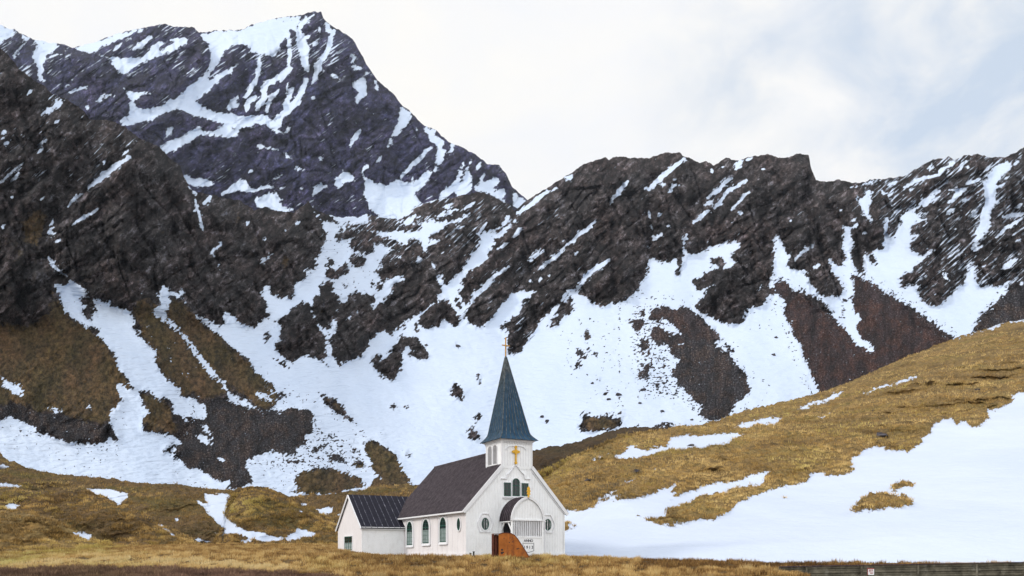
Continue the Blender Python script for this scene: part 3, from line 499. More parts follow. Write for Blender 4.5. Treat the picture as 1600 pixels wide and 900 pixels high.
    t.links.new(c, b.inputs['Base Color'])
    t.links.new(math_(t, 'MULTIPLY_ADD', sn, -0.3, 0.95), b.inputs['Roughness'])
    ss = noise_(t, map_(t, tc, rot=(0, -0.5, 0), scale=(0.5, 1, 2.2)), 0.10 / k, 4, 0.5)
    h = math_(t, 'ADD', math_(t, 'MULTIPLY', math_(t, 'SUBTRACT', 1.0, sn), v), math_(t, 'MULTIPLY', math_(t, 'MULTIPLY', sn, ss), 0.18))
    bump_(t, b, h, 20 * k, 1.0)
    return m
ROCKN = [(0.43, (0.008, 0.006, 0.006)), (0.51, (0.025, 0.020, 0.019)), (0.57, (0.060, 0.050, 0.048)), (0.63, (0.13, 0.118, 0.125)), (0.70, (0.32, 0.32, 0.37))]
ROCKF = [(0.43, (0.012, 0.013, 0.036)), (0.51, (0.025, 0.027, 0.070)), (0.57, (0.046, 0.048, 0.118)), (0.64, (0.090, 0.092, 0.20)), (0.72, (0.20, 0.20, 0.34))]  # far rock, blue haze of distance put into the colours
m_far = mountain_mat('far_hazed_rock_and_snow', 1.15, ROCKF, math.radians(-35))
m_near = mountain_mat('crag_rock_and_snow', 0.52, ROCKN, math.radians(-42))

def hill_mat(name, k, gold, dark, green=0.35):
    m, t, b = new_mat(name)
    tc = N(t, 'ShaderNodeTexCoord').outputs['Object']
    tc = map_(t, tc, scale=(1, 0.35, 1))
    fl = map_(t, tc, scale=(1, 1, 1.1))
    fine = noise_(t, fl, 0.42 / k, 4, 0.65)
    midn = noise_(t, fl, 0.09 / k, 6, 0.7, 0.8)
    big = noise_(t, map_(t, tc, rot=(0, -0.4, 0.3), scale=(0.45, 1, 1.6)), 0.022 / k, 5, 0.6, 0.5)
    sn = step_(t, math_(t, 'MULTIPLY_ADD', math_(t, 'SUBTRACT', fine, 0.5), 0.75, attr_(t, 'snow')), 8)
    v = math_(t, 'ADD', math_(t, 'MULTIPLY', midn, 0.5), math_(t, 'MULTIPLY', fine, 0.5))
    c1 = ramp_(t, v, [(0.34, dark), (0.50, tuple(0.55 * g + 0.45 * d for g, d in zip(gold, dark))), (0.62, gold), (0.78, tuple(min(1, g * 1.45) for g in gold))])
    c1 = mix_(t, ramp_(t, big, [(0.50, 0), (0.66, green)]), c1, mix_(t, 1.0, c1, (0.72, 0.98, 0.55), 'MULTIPLY'))
    c1 = mix_(t, ramp_(t, big, [(0.33, 0.75), (0.47, 0)]), c1, mix_(t, 1.0, c1, (0.50, 0.47, 0.42), 'MULTIPLY'))
    st = ramp_(t, noise_(t, map_(t, tc, loc=(9, 4, 2)), 0.03 / k, 5, 0.65), [(0.55, 0), (0.7, 0.6)])
    c1 = mix_(t, st, c1, mix_(t, 1.0, c1, (1.3, 1.1, 0.85), 'MULTIPLY'))
    c1 = mix_(t, attr_(t, 'bare'), c1, (0.030, 0.026, 0.024))
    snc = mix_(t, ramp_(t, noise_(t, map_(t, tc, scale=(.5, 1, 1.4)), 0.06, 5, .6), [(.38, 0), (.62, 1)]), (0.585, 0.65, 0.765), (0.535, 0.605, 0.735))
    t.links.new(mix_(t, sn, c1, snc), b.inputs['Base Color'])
    t.links.new(math_(t, 'MULTIPLY_ADD', sn, -0.3, 0.95), b.inputs['Roughness'])
    wav = noise_(t, map_(t, tc, rot=(0, 0, 0.5), scale=(0.4, 1.0, 1.0)), 0.35, 5, 0.6)
    h = math_(t, 'ADD', math_(t, 'MULTIPLY', math_(t, 'SUBTRACT', 1.0, sn), v), math_(t, 'MULTIPLY', math_(t, 'MULTIPLY', sn, wav), 0.5))
    bump_(t, b, h, 9 * k, 0.8)
    return m
m_hill = hill_mat('tussock_hillside', 0.14, (0.38, 0.25, 0.095), (0.050, 0.034, 0.013))
m_mound = hill_mat('brown_moraine', 0.13, (0.20, 0.125, 0.052), (0.034, 0.025, 0.012), 0.6)
m_back = hill_mat('dark_moraine', 0.22, (0.095, 0.058, 0.025), (0.020, 0.015, 0.009), 0.6)

# ---- far peak
def jagn(px, py, sd):
    A = px * .78 - py * .62; B = px * .62 + py * .78
    return gnoise(A / 9, B / 3.6, sd) + .7 * gnoise(A / 4, B / 2.0, sd + 1) + .5 * gnoise(px / 14, py / 14, sd + 2)
_a = snow_far().a; r_sf = .4 * blur(_a, 1) + .6 * blur(_a, 3); rockf = blur(1 - r_sf, 5); ln_f = blur(LN_F.a, 1)
nz = {'veg': 0, 'scree': 0, 'red': 0}
def slabs(A, B, la, lb, seed):   # tilted beds: long dip slopes broken by steep risers
    w = B / lb + 1.1 * fbm(A / la, B / (2.2 * lb), 4, .5, seed) * 2
    f = w - np.floor(w); v = np.where(f < .80, f / .80, (1 - f) / .20)
    n = np.floor(w); amp = .35 + .65 * np.abs(gnoise(A / (la * .8), n * 3.7 + B * 0, seed + 5)) * 2
    return (v - .5) * np.clip(amp, 0, 1.3)
def crack(x, y, w, seed):   # narrow gullies and clefts
    return -np.exp(-(fbm(x, y, 3, .5, seed) / w) ** 2)
def rel_far(X, d, Z, px, py, t):
    a = math.radians(35); A = X * math.cos(a) + Z * math.sin(a); B = -X * math.sin(a) + Z * math.cos(a)
    rk = samp(rockf, px, py)
    r = 42 * ridged((X + .3 * Z) / 170, Z / 420, 3, .55, 3) + 44 * slabs(A, -B, 300, 85, 8) + 20 * slabs(A, -B, 120, 32, 28) + 7 * ridged((X + .4 * Z) / 38, Z / 60, 4, .6, 12) + 2.5 * gnoise(X / 7, Z / 7, 16) + 16 * crack((X + .35 * Z) / 60, (Z - .2 * X) / 150, .06, 17) + 8 * crack(A / 90, B / 35, .06, 18)
    wx, wy = warp(px, py, 3.0, 9)
    r = r + (55 * samp(spu_f, wx, wy) - 42 * samp(gul_f, wx, wy)) * (.3 + .7 * rk)
    fade = np.clip((1 - t) * 12, 0.25, 1)
    return (r * (0.25 + 0.75 * rk) + 9 * rk) * fade
gul_f, spu_f = lines(GUL_F, 5, 4), lines(SPU_F, 10, 10)
def at_far(px, py, V):
    wx, wy = warp(px, py, 1.3)
    s = samp(r_sf, wx, wy); k = samp(rockf, px, py)
    s = s + jagn(px, py, 56) * .42 * np.clip(3 - 5.6 * np.abs(s - .5), 0, 1)
    s = np.maximum(s, samp(ln_f, wx, wy) * 1.15 + .12 * gnoise(px / 4, py / 4, 44) - .02)
    n = gnoise((px * .82 - py * .57) / 9, (px * .57 + py * .82) / 3.2, 40) + 0.6 * gnoise(px / 3, py / 3, 41)
    inside = np.clip(k * 1.3 - .2, 0, 1)
    s = np.maximum(s, np.clip((n - 0.92) * 3, 0, 1) * inside)
    s = np.where((n < -1.0) & (py < 90), s * 0.3, s)
    z = np.zeros_like(px); return {'snow': s, 'veg': z, 'scree': z, 'red': z + .2, 'dust': .30 + .25 * fbm(px / 60, py / 60, 3, .5, 66) + .2 * (py < 120)}
far = Layer('far_mountain', SIL1, [(p[0], p[1] + 90) for p in SIL2], [(0, 1050), (800, 1250)], [(-200, 1500), (500, 1800), (900, 1500)], -330, 960, 1.6, m_far, 1.5, rel_far, at_far, cliff=True, ref=1500.0)

# ---- crags and snow basin
_a = snow_near().a; r_sn = .35 * blur(_a, 1) + .65 * blur(_a, 4); rockn = blur(1 - r_sn, 4); wide = blur(1 - r_sn, 14)
ln_n = blur(LN_N.a, 1)
r_vg = blur(veg_near().a, 8); r_sc = blur(scree_near().a, 4); r_rd = blur(red_near().a, 10); r_scw = blur(r_sc, 12); r_sp = blur(speck_near().a, 9); r_st = blur(streak_near().a, 12)
r_soft = blur(np.clip(np.maximum(r_sc, np.where(r_vg > .55, r_vg, 0)), 0, 1), 9)
butt = Ras(0)
for t_, v_ in [("P -200,330 0,355 40,375 90,430 85,500 -200,520", .35), ("C 820,60 1150,280 1270,650 G 1400,300 1400,430 850,330 700,290 500,240 C 300,700 600,480", .6), ("G 1150,0 1590,0 1600,450 1410,430 1350,150", .25)]:
    butt.poly(T(t_), v_)
butt = blur(butt.a, 7)
def soft(px, py):   # snow, grass and scree are smooth ground; crags are rough
    return samp(r_soft, px, py)
def rel_near(X, d, Z, px, py, t):
    a = math.radians(42); A = X * math.cos(a) + Z * math.sin(a); B = -X * math.sin(a) + Z * math.cos(a)
    rk = samp(rockn, px, py); wd_ = samp(wide, px, py); sf = soft(px, py); c = rk * (1 - 0.88 * sf)
    kk = d / 600
    Xw = X + 16 * fbm(X / 60, Z / 55, 3, .5, 77) * 2
    r = 18 * ridged((Xw + .25 * Z) / 80, Z / 190, 3, .5, 3) * wd_ * (1 - .7 * sf) + (22 * slabs(A, -B, 130, 38, 8) + 10 * slabs(A, -B, 50, 14, 28) + 5.5 * ridged((Xw + .5 * Z) / 26, Z / 60, 4, .45, 12) + 1.6 * ridged(A / 22, B / 7, 2, .5, 14) + .7 * gnoise(X / 2.6, Z / 4.5, 15) + 10 * crack((X + .45 * Z) / 30, (Z - .3 * X) / 110, .07, 17) + 6 * crack(A / 50, B / 18, .07, 18) + 3 * crack((X + .3 * Z) / 9, Z / 24, .08, 19)) * c
    r = r + 5 * rk * (1 - 0.75 * sf) + 2.0 * (1 - c) * fbm((X + .6 * Z) / 22, Z / 30, 4, .5, 31) * 2 + 0.5 * sf * fbm(X / 3, Z / 3, 3, .6, 33)
    wx, wy = warp(px, py, 3.0, 9)
    r = r + (24 * samp(spu_n, wx, wy) - 20 * samp(gul_n, wx, wy)) * (.25 + .75 * c)
    fade = np.clip((1 - t) * 14, 0.2, 1)
    return (r * kk) * fade + samp(butt, px, py) * 26 * fade
gul_n, spu_n = lines(GUL_N, 4, 4), lines(SPU_N, 9, 9)
def at_near(px, py, V):
    wx, wy = warp(px, py, 1.2)
    s = samp(r_sn, wx, wy)
    s = s + jagn(px, py, 57) * .50 * np.clip(3 - 5.6 * np.abs(s - .5), 0, 1)
    s = np.maximum(s, samp(ln_n, wx, wy) * 1.15 + .15 * gnoise(px / 4, py / 4, 44) - .03)
    A = px * .74 - py * .67; B = px * .67 + py * .74
    sp = np.maximum(samp(r_sp, px, py) * 1.35, np.clip(samp(r_scw, px, py) * 1.2, 0, .30) * (1 - samp(r_sc, px, py)))
    n = gnoise(px / 5.0, py / 3.0, 50) + .7 * gnoise(px / 2.4, py / 1.6, 51)
    n2 = gnoise(px / 9, py / 6, 52)
    s = np.where((n + .5 * n2 > 1.35 - 2.6 * sp) & (sp > .03), np.minimum(s, 0.12), s)
    scw = samp(r_scw, px, py); s = np.where((n * .9 + n2 + .3 * gnoise(px / 14, py / 14, 63) > 1.55 - 1.1 * (1 - scw)) & (scw > .25) & (samp(r_sc, px, py) > .5), np.maximum(s, .85), s)
    rk = samp(rockn, px, py)
    st = samp(r_st, px, py) * (1 - soft(px, py))
    m = gnoise(A / 17, B / 2.9, 53) + .55 * gnoise(A / 7, B / 1.9, 54) + .5 * gnoise(px / 42, py / 42, 55)
    s = np.maximum(s, np.clip((m - (1.42 - 1.15 * st)) * 4, 0, 1) * (rk > .6))
    edge = (rk > .08) & (rk < .9)
    s = np.where(edge & (sp > .1), s + .25 * n, s)
    return {'snow': s, 'veg': samp(r_vg, wx, wy), 'scree': samp(r_sc, wx, wy), 'red': samp(r_rd, px, py), 'dust': samp(r_st, px, py) * (1 - soft(px, py)) * 1.15}
near = Layer('mountain_ridge', SIL2, 888, [(-200, 215), (400, 240), (800, 300), (1300, 320), (1800, 300)],
             [(-200, 470), (100, 500), (220, 520), (300, 570), (400, 610), (480, 650), (560, 770), (640, 830), (850, 870), (1000, 870), (1250, 830), (1500, 770), (1800, 690)],
             -330, 1960, 1.45, m_near, 1.6, rel_near, at_near, cliff=True, ref=620.0)

# ---- near hills
def hill_attrs(snow, bare=None, wamp=1.5):
    def f(px, py, V):
        wx, wy = warp(px, py, wamp, 3)
        sv = samp(snow, wx, wy); sv = sv + (gnoise(px / 7, py / 3, 58) + .8 * gnoise(px / 3, py / 1.6, 59)) * .45 * np.clip(3 - 5.6 * np.abs(sv - .5), 0, 1)
        return {'snow': sv, 'bare': samp(bare, px, py) if bare is not None else np.zeros_like(px)}
    return f
def tuss(amp, lam):
    def f(V, A, px, py, t):
        V = V.copy(); g = 1 - np.clip(A['snow'] * 1.3, 0, 1); x, y = V[..., 0] / lam, V[..., 1] / lam
        V[..., 2] += g * amp * (np.abs(gnoise(x, y, 60)) * 1.2 + .6 * np.abs(gnoise(x * 2.3, y * 2.3, 61))) + g * amp * 1.6 * np.abs(gnoise(x / 3.1, y / 4.2, 64)) + (1 - g) * 0.16 * fbm(V[..., 0] / 7, V[..., 1] / 11, 3, .5, 62)
        return V
    return f
def rel_hill(amp, lam, steps=None, snow=None):
    def f(X, d, Z, px, py, t):
        fade = np.clip((1 - t) * 8, 0, 1) * np.clip(t * 6, 0, 1)
        r = amp * fade * (fbm((X + .8 * Z) / lam, (Z * 2.2 - X * .5) / lam, 4, .5, 70)) * 2 + .5 * amp * fade * ridged((X + Z) / lam * 1.3, (Z * 2 - X * .4) / lam * 2.2, 3, .5, 71)
        if snow is not None: r = r * (1 - .93 * samp(snow, px, py))
        if steps is not None: r = r + samp(steps, px, py) * d * fade
        return r
    return f
rs = Ras(0)
rs.poly(T("M 320,795 420,797 470,785 520,770 545,740 600,730 660,740 700,725 760,720 880,690 930,665 960,660 1050,620 1035,650 960,690 1050,680 970,730 1090,690 1190,640 1290,620 1380,615 1480,580 1600,550 O 45,240 O 0,265 M 1560,630 1500,640 1420,655 1300,690 1240,710 1180,700 1120,740 1010,790 930,860 1050,882 1160,850 1240,850 1340,820 1395,775 1400,750 1450,740 1500,700 1600,680 O 0,365 70,350 240,320 262,290 250,265 340,250 360,280 470,270 550,240 500,218 530,210 515,175 620,108 740,90 730,120 880,120 960,75 940,45 1020,10 N 1030,660 1055,640 1150,615 1160,650 1230,640 1270,675 1330,668 1340,640 1390,612 1365,570 1480,550 1540,490 1500,480 1600,455 P 1800,590 1800,920 700,920 700,800"), 1)
for t_ in ["M 640,462 700,430 770,378 795,382 765,402 830,407 920,376 920,395 965,398 1000,335 1100,328 1200,322 1370,308 1468,318 1400,345 1350,372 1180,412 1150,400 1030,410 850,452 660,480", "M 1375,275 1500,230 1600,218 1600,252 N 0,612 100,625 50,650 -100,660 M 1500,278 1400,282",
           "N 175,562 230,535 300,508 400,470 495,432 450,475 390,500 300,530 220,566", "N 565,466 640,440 700,418 800,390 880,360 940,348 930,362 860,390 760,415 620,462", "N 288,616 400,583 380,600 320,618", "M 655,655 700,620 770,600 815,600 760,622 700,640", "M 868,565 890,540 900,552", "M 820,610 850,605 835,625", "M 340,555 355,560 345,562",
           "M 580,735 620,710 700,690 760,662 700,700 640,730", "N 1140,128 1200,110 1275,88 1280,80 1500,-10 1460,32 1290,90 1180,125", "N 1440,28 1520,0 1600,-18 1700,-30 1700,-8 1600,8 1500,22", "O 0,210 20,215 10,222"]:
    rs.poly(T(t_), 1)
rs.line(T("M 480,497 540,468 615,440"), 2.5, 1); rs.line(T("M 425,515 455,500"), 2, 1); rs.line(T("M 540,730 600,700 650,670"), 3.5, 1)
for t_ in ["O 515,495 580,440 680,400 750,390 790,405 860,408 905,450 900,472 780,482 770,465 735,468 740,488 680,497 620,488 550,510", "O 765,368 800,330 870,312 908,335 905,355 850,350 800,370", "M 780,405 830,420 920,398 850,395",
           "M 325,880 350,860 345,900 360,920 325,920", "M 365,895 395,885 400,890 380,910", "O 455,335 480,332 470,340", "O 70,425 130,412 125,420 90,430", "O 685,280 695,280 692,286", "O 495,308 512,305 505,312", "M 1000,850 1010,900 M 765,830 775,835 770,840", "M 850,640 880,650 860,660"]:
    rs.poly(T(t_), 0)
rs = .4 * blur(rs.a, 1) + .6 * blur(rs.a, 3)
rb = Ras(0)
for t_ in ["N 660,745 700,705 745,695 750,735 690,765", "O 870,110 900,90 910,105 880,120", "M 745,560 770,540 805,550 800,570 755,574", "M 445,625 470,600 500,610 490,628", "N 1480,95 1530,70 1600,45 1650,60 1600,85 1500,110", "M 340,790 440,700 560,640 700,610 640,690 520,760"]: rb.poly(T(t_), .4)
rb = blur(rb.a, 2)
stp = Ras(0)
stp.poly(T("M 160,640 300,600 520,545 850,480 1050,440 1250,420 1400,350 1600,290 P 1800,640 1800,920 700,920"), .035)
s2 = Ras(0); s2.poly(T("N -100,640 0,600 300,560 600,480 900,370 1050,345 1350,330 1600,280 P 1800,560 1800,920 700,920"), .03)
s3 = Ras(0); s3.poly(T("N 900,480 1060,330 1250,270 1400,210 1600,180 P 1800,520 1800,560 N 1600,280 1350,330 1060,350"), .03)
stp = blur(stp.a, 2) + blur(s2.a, 3) + blur(s3.a, 3)
SILR = T("P 700,885 760,840 800,790 825,755 M 160,560 300,490 450,430 570,375 700,320 850,298 990,285 1087,272 1150,268 1300,235 1400,195 1560,150 N 0,540 150,505 260,480 340,455 500,400 720,300 900,220 1000,192 1060,160 1150,125 1280,82 1400,45 1460,20 1600,-2 P 1700,468 1800,430")
right = Layer('hill_slope', SILR, 892, [(700, 82), (880, 80), (1000, 74), (1800, 66)], [(700, 150), (840, 160), (1100, 230), (1400, 300), (1600, 330), (1800, 340)], 740, 2120, 1.25, m_hill, 0.8,
              rel_hill(6, 24, stp, blur(rs, 12)), hill_attrs(rs, rb, 1.7), dome=.35, back=.25, post=tuss(.42, 1.5), smooth=170)
zero = np.zeros((HR, WR), np.float32)
backm = Layer('moraine', T("P 770,760 800,722 822,706 M 110,428 180,415 225,392 300,390 350,375 420,368 480,340 600,300 700,280 780,272 850,270 990,287 1100,300 1200,330"), 800, [(780, 170), (1200, 190)], [(780, 225), (1000, 262), (1200, 275)], 780, 1110, 1.4, m_back, 1.0,
              rel_hill(5, 26), hill_attrs(zero, zero), dome=.4, post=tuss(.3, 1.6))
ls = Ras(0)
for t_ in ["K 525,655 600,660 680,658 740,678 802,685 790,720 770,740 740,765 700,740 640,705 580,680", "K 1275,695 1430,692 1440,705 1410,725 1415,770 1400,810 1440,870 1520,900 1560,925 P 400,832 Q 1350,68 1400,45 1440,25 1525,45 1515,68 1400,78 1230,90 1120,92 1210,70 1130,48 1080,52 1010,50 1090,40 1040,0 K 1340,850 1280,790 1215,730 1250,740 1310,755 1300,740",
           "K -40,620 60,628 160,635 100,660 0,648", "K 10,770 60,748 130,765 92,795", "K -40,505 60,508 50,520 40,532 -40,530", "Q 345,33 410,42 445,62 430,83 380,68", "Q 935,62 1000,75 1018,90 940,82", "Q 728,126 770,118 800,110 890,132 820,138", "L 675,745 735,742 700,765", "L 765,785 820,780 885,768 880,800 810,818", "L 895,812 945,818 930,828",
           "L 1000,670 1040,672 1130,640 1100,620 990,660", "P 466,800 473,798 470,803", "K 1085,840 1110,838 1115,855 1090,858", "K 975,880 1025,885 1020,897 980,895"]: ls.poly(T(t_), 1)
ls.line(T("Q 750,2 790,28 838,58"), 3.5, 1)
ls = blur(ls.a, 1)
la = hill_attrs(ls, zero, 1.5)
lh = []
for crest, d0, d1, x0, x1, mt, dm in [
    ("P -200,690 K -400,400 0,430 20,460 60,490 200,540 280,560 560,590 700,600 850,625 1100,635 1250,655 1350,665 1480,668 P 420,777 455,778 475,775 517,775 562,766 580,761 635,760 650,759 700,768 760,780 900,800", [(-200, 128), (900, 128)], [(-200, 205), (300, 190), (900, 185)], -340, 880, m_mound, .3),
    ("P 300,875 325,862 338,845 346,828 350,805 353,785 362,769 375,764 387,761 407,762 420,766 430,772 445,776 460,780 487,795 512,810 530,822 560,838 620,862", [(300, 112), (620, 112)], [(300, 140), (460, 152), (620, 130)], 305, 610, m_mound, .6),
    ("P -200,752 -60,758 0,762 40,768 75,771 100,774 130,769 150,773 175,788 212,800 237,814 276,835 305,848 328,858 350,869 380,880", [(-200, 96), (380, 106)], [(-200, 132), (150, 128), (380, 112)], -340, 375, m_mound, .5),
    ("P -200,800 -60,799 0,801 30,801 45,803 75,811 100,822 125,834 150,845 180,855 215,864 250,874", [(-200, 84), (250, 92)], [(-200, 106), (100, 104), (250, 96)], -340, 245, m_hill, .5)]:
    lh.append(Layer('grassy_mound', T(crest), 888, d0, d1, x0, x1, 1.25, mt, 0.8, rel_hill(2.6, 12), la, dome=dm, back=.3, post=tuss(.36, 1.3)))

# ---- meadow and the ground beyond
MP = [8, 25, 50, 58, 66, 72, 85, 110, 170]
def meadow_z(px, d):
    c = np.interp(px, [-400, -150, 0, 97, 195, 325, 450, 528, 880, 890, 1000, 1150, 1218, 1600, 2000], [880, 877, 876, 871, 868, 866, 868, 871, 871.5, 872, 875, 879, 880, 880, 884])
    b = np.interp(px, [-400, 0, 200, 400, 520, 600, 800, 900, 1000, 2000], [850, 858, 853, 850, 851, 864, 868, 872, 890, 900])
    e = np.interp(px, [-400, 900, 1000], [862, 866, 892])
    zs = [px * 0 - 1.75, px * 0 - 1.75, (HZ - 905) / F * 50 + px * 0, (HZ - .45 * c - .55 * 902) / F * 58, (HZ - c) / F * 66, (HZ - (.8 * c + .2 * b) + .6) / F * 72, (HZ - (.4 * c + .6 * b)) / F * 85, (HZ - b) / F * 110, (HZ - e) / F * 170]
    z = zs[-1].copy()
    for i in range(len(MP) - 1):
        m = (d >= MP[i]) & (d < MP[i + 1]); f = (d - MP[i]) / (MP[i + 1] - MP[i])
        z = np.where(m, zs[i] * (1 - f) + zs[i + 1] * f, z)
    z = np.where(d < MP[0], zs[0], z)
    X = (px - 800) / F * d
    bump = 0.10 * gnoise(X / 2.2, d / 2.2, 80) + .07 * gnoise(X / .9, d / .9, 81)
    near_church = np.exp(-((X + 2) / 16) ** 2 - ((d - 76) / 9) ** 2)
    return z + bump * (1 - .8 * near_church)
pxm = np.arange(-600, 2400, 5.0); dm_ = np.concatenate([np.arange(8, 50, 2), np.arange(50, 125, .35), np.arange(125, 172, 3)])
PXm, Dm = np.meshgrid(pxm, dm_)
Vm = np.stack([(PXm - 800) / F * Dm, Dm, meadow_z(PXm, Dm)], -1)
m_mead, t, b = new_mat('meadow_turf')
tcn = N(t, 'ShaderNodeTexCoord').outputs['Object']
c = ramp_(t, noise_(t, tcn, 1.2, 6, .7), [(0.35, (0.045, 0.03, 0.012)), (0.5, (0.12, 0.075, 0.028)), (0.65, (0.22, 0.145, 0.06))])
t.links.new(c, b.inputs['Base Color']); b.inputs['Roughness'].default_value = .95
bump_(t, b, noise_(t, tcn, 4, 5, .7), .3)
struct(link_mesh('meadow', grid_mesh('meadow', Vm, {}), m_mead))
me = bpy.data.meshes.new('ground'); me.from_pydata([(-3400, -400, -2.1), (3400, -400, -2.1), (3400, 3300, -2.1), (-3400, 3300, -2.1)], [], [(0, 1, 2, 3)])
struct(link_mesh('ground', me, m_mead))

# ---- grass blades
def blades(name, P, tone, h, w, nb, seed, mat, spread=.12, lean=.35, label=None):
    r = np.random.default_rng(seed); n = len(P)
    P = np.repeat(P, nb, 0); tone = np.repeat(tone, nb); h = np.repeat(h, nb) * r.uniform(.55, 1.15, n * nb)
    az = r.uniform(0, 2 * math.pi, n * nb); rad = np.sqrt(r.uniform(0, 1, n * nb)) * spread
    P = P + np.stack([np.cos(az) * rad, np.sin(az) * rad, np.zeros_like(az)], -1)
    sa = r.uniform(0, math.pi, n * nb); s = np.stack([np.cos(sa), np.sin(sa), np.zeros_like(sa)], -1) * (w * r.uniform(.6, 1.3, n * nb))[:, None]
    ld = np.stack([np.cos(az), np.sin(az), np.zeros_like(az)], -1) * (h * lean * r.uniform(.2, 1.3, n * nb))[:, None]
    tip = P + ld + np.stack([np.zeros_like(h), np.zeros_like(h), h], -1)
    base = P.copy(); base[:, 2] -= .05
    V = np.stack([base - s, base + s, tip], 1).reshape(-1, 3)
    q = np.arange(len(V)).reshape(-1, 3)
    tt = np.repeat(np.clip(tone + r.normal(0, .10, n * nb), 0, 1), 3)
    hh = np.tile([0., 0., 1.], n * nb)
    o = link_mesh(name, mesh_arrays(name, V, q, {'tone': tt, 'up': hh}, True, False), mat)
    o['kind'] = 'stuff'
    if label: o['label'] = label
    return o
def grass_mat(name, stops):
    m, t, b = new_mat(name)
    c = ramp_(t, attr_(t, 'tone'), stops)
    og = N(t, 'ShaderNodeTexCoord').outputs['Object']
    c = mix_(t, ramp_(t, noise_(t, map_(t, og, scale=(1, .4, 1.6)), .05, 5, .65, .5), [(.50, 0), (.64, .7)]), c, mix_(t, 1.0, c, (.72, .88, .55), 'MULTIPLY'))
    c = mix_(t, ramp_(t, noise_(t, map_(t, og, scale=(1, .4, 1.8), loc=(9, 5, 7)), .09, 5, .7, .5), [(.40, .6), (.49, 0)]), c, mix_(t, 1.0, c, (.50, .46, .42), 'MULTIPLY'))
    t.links.new(c, b.inputs['Base Color']); b.inputs['Roughness'].default_value = .8
    return m
m_gold = grass_mat('dry_grass', [(0.0, (0.040, 0.023, 0.010)), (0.25, (0.19, 0.095, 0.028)), (0.5, (0.47, 0.29, 0.10)), (0.75, (0.68, 0.49, 0.21)), (1.0, (0.70, 0.56, 0.30))])
m_heath = grass_mat('heather', [(0.0, (0.03, 0.016, 0.012)), (0.5, (0.16, 0.090, 0.062)), (1.0, (0.46, 0.29, 0.18))])
m_hgr = grass_mat('hill_grass', [(0.0, (0.030, 0.021, 0.009)), (0.3, (0.17, 0.105, 0.036)), (0.6, (0.48, 0.305, 0.098)), (1.0, (0.76, 0.56, 0.24))])
n = 150000
px = rng.uniform(-120, 1720, n); d = 47 + (rng.uniform(0, 1, n) ** 1.25) * 70
X = (px - 800) / F * d; z = meadow_z(px, d); py = HZ - F * z / d
hl = np.interp(px, [-200, 0, 97, 227, 325, 471, 560], [893, 892, 888, 888, 891.5, 898, 908]) + 2.2 * gnoise(px / 18, d / 3, 90) + 2.5 * gnoise(px / 4, d, 99)
# keep the church plot, the scrap plate and the area under the snow apron free
TH = math.radians(27.5); CX, CY = -4.032, 70.0
lx = (X - CX) * math.cos(TH) + (d - CY) * math.sin(TH); ly = -(X - CX) * math.sin(TH) + (d - CY) * math.cos(TH)
inch = (lx > -5.0) & (lx < 11) & (ly > -.3) & (ly < 26) | ((lx > 3) & (lx < 7) & (ly > -2.5) & (ly < 0))
snowz = (px > 885) & (d > np.interp(px, [880, 1000, 1200, 1400], [77, 70, 67, 65]))
wallz = (px > 1245) & (d < 52)
ok = ~inch & ~snowz & ~wallz & (py < 908)
hea = ok & (py > hl)
gr = ok & ~hea
cl = .75 * gnoise(X / .8, d / 1.3, 91) + .45 * gnoise(X / 2, d / 2.5, 93); cl2 = gnoise(X / 5, d / 3, 92)
left = np.clip((560 - px) / 160, 0, 1); back_ = np.clip((d - 70) / 25, 0, 1)
band = left * np.clip(1 - np.abs(py - (hl - 10)) / 17, 0, 1)
tone = np.clip(.38 + .50 * cl + .16 * cl2 + .42 * band - .05 * back_ * left, 0, 1)
redd = (px > 1000) & (px < 1480) & (d > 59)
tone = np.where(redd, tone * .5, tone)
hgt = (.22 + .36 * np.clip(cl, -.4, 1)) * np.where(d > 68, .8, 1) * (1 - .25 * band)
keep = gr & (cl > -.22 - .4 * band)
blades('dry_grass', np.stack([X, d, z], -1)[keep], tone[keep], hgt[keep], .030, 6, 1, m_gold, .15, .4, 'dry golden brown tussock grass across the meadow below the church')
blades('heather', np.stack([X, d, z], -1)[hea], np.clip(.42 + .45 * cl[hea], 0, 1), np.clip(.30 + .25 * cl[hea], .1, .6), .035, 6, 2, m_heath, .2, .5, 'dark reddish brown low heather at the lower left')
r9 = np.random.default_rng(77); pe = r9.uniform(1150, 1262, 700); de = r9.uniform(46.0, 48.4, 700)
ze = (HZ - np.interp(pe, [1150, 1215, 1262], [893, 894.5, 900])) / F * de
blades('dry_grass', np.stack([(pe - 800) / F * de, de, ze - .1], -1), np.clip(.45 + .4 * gnoise(pe / 9, de, 4), 0, 1), .28 + .15 * gnoise(pe / 12, de, 5), .03, 7, 21, m_gold, .15, .4, 'golden tussocks growing over the left end of the dark board wall')
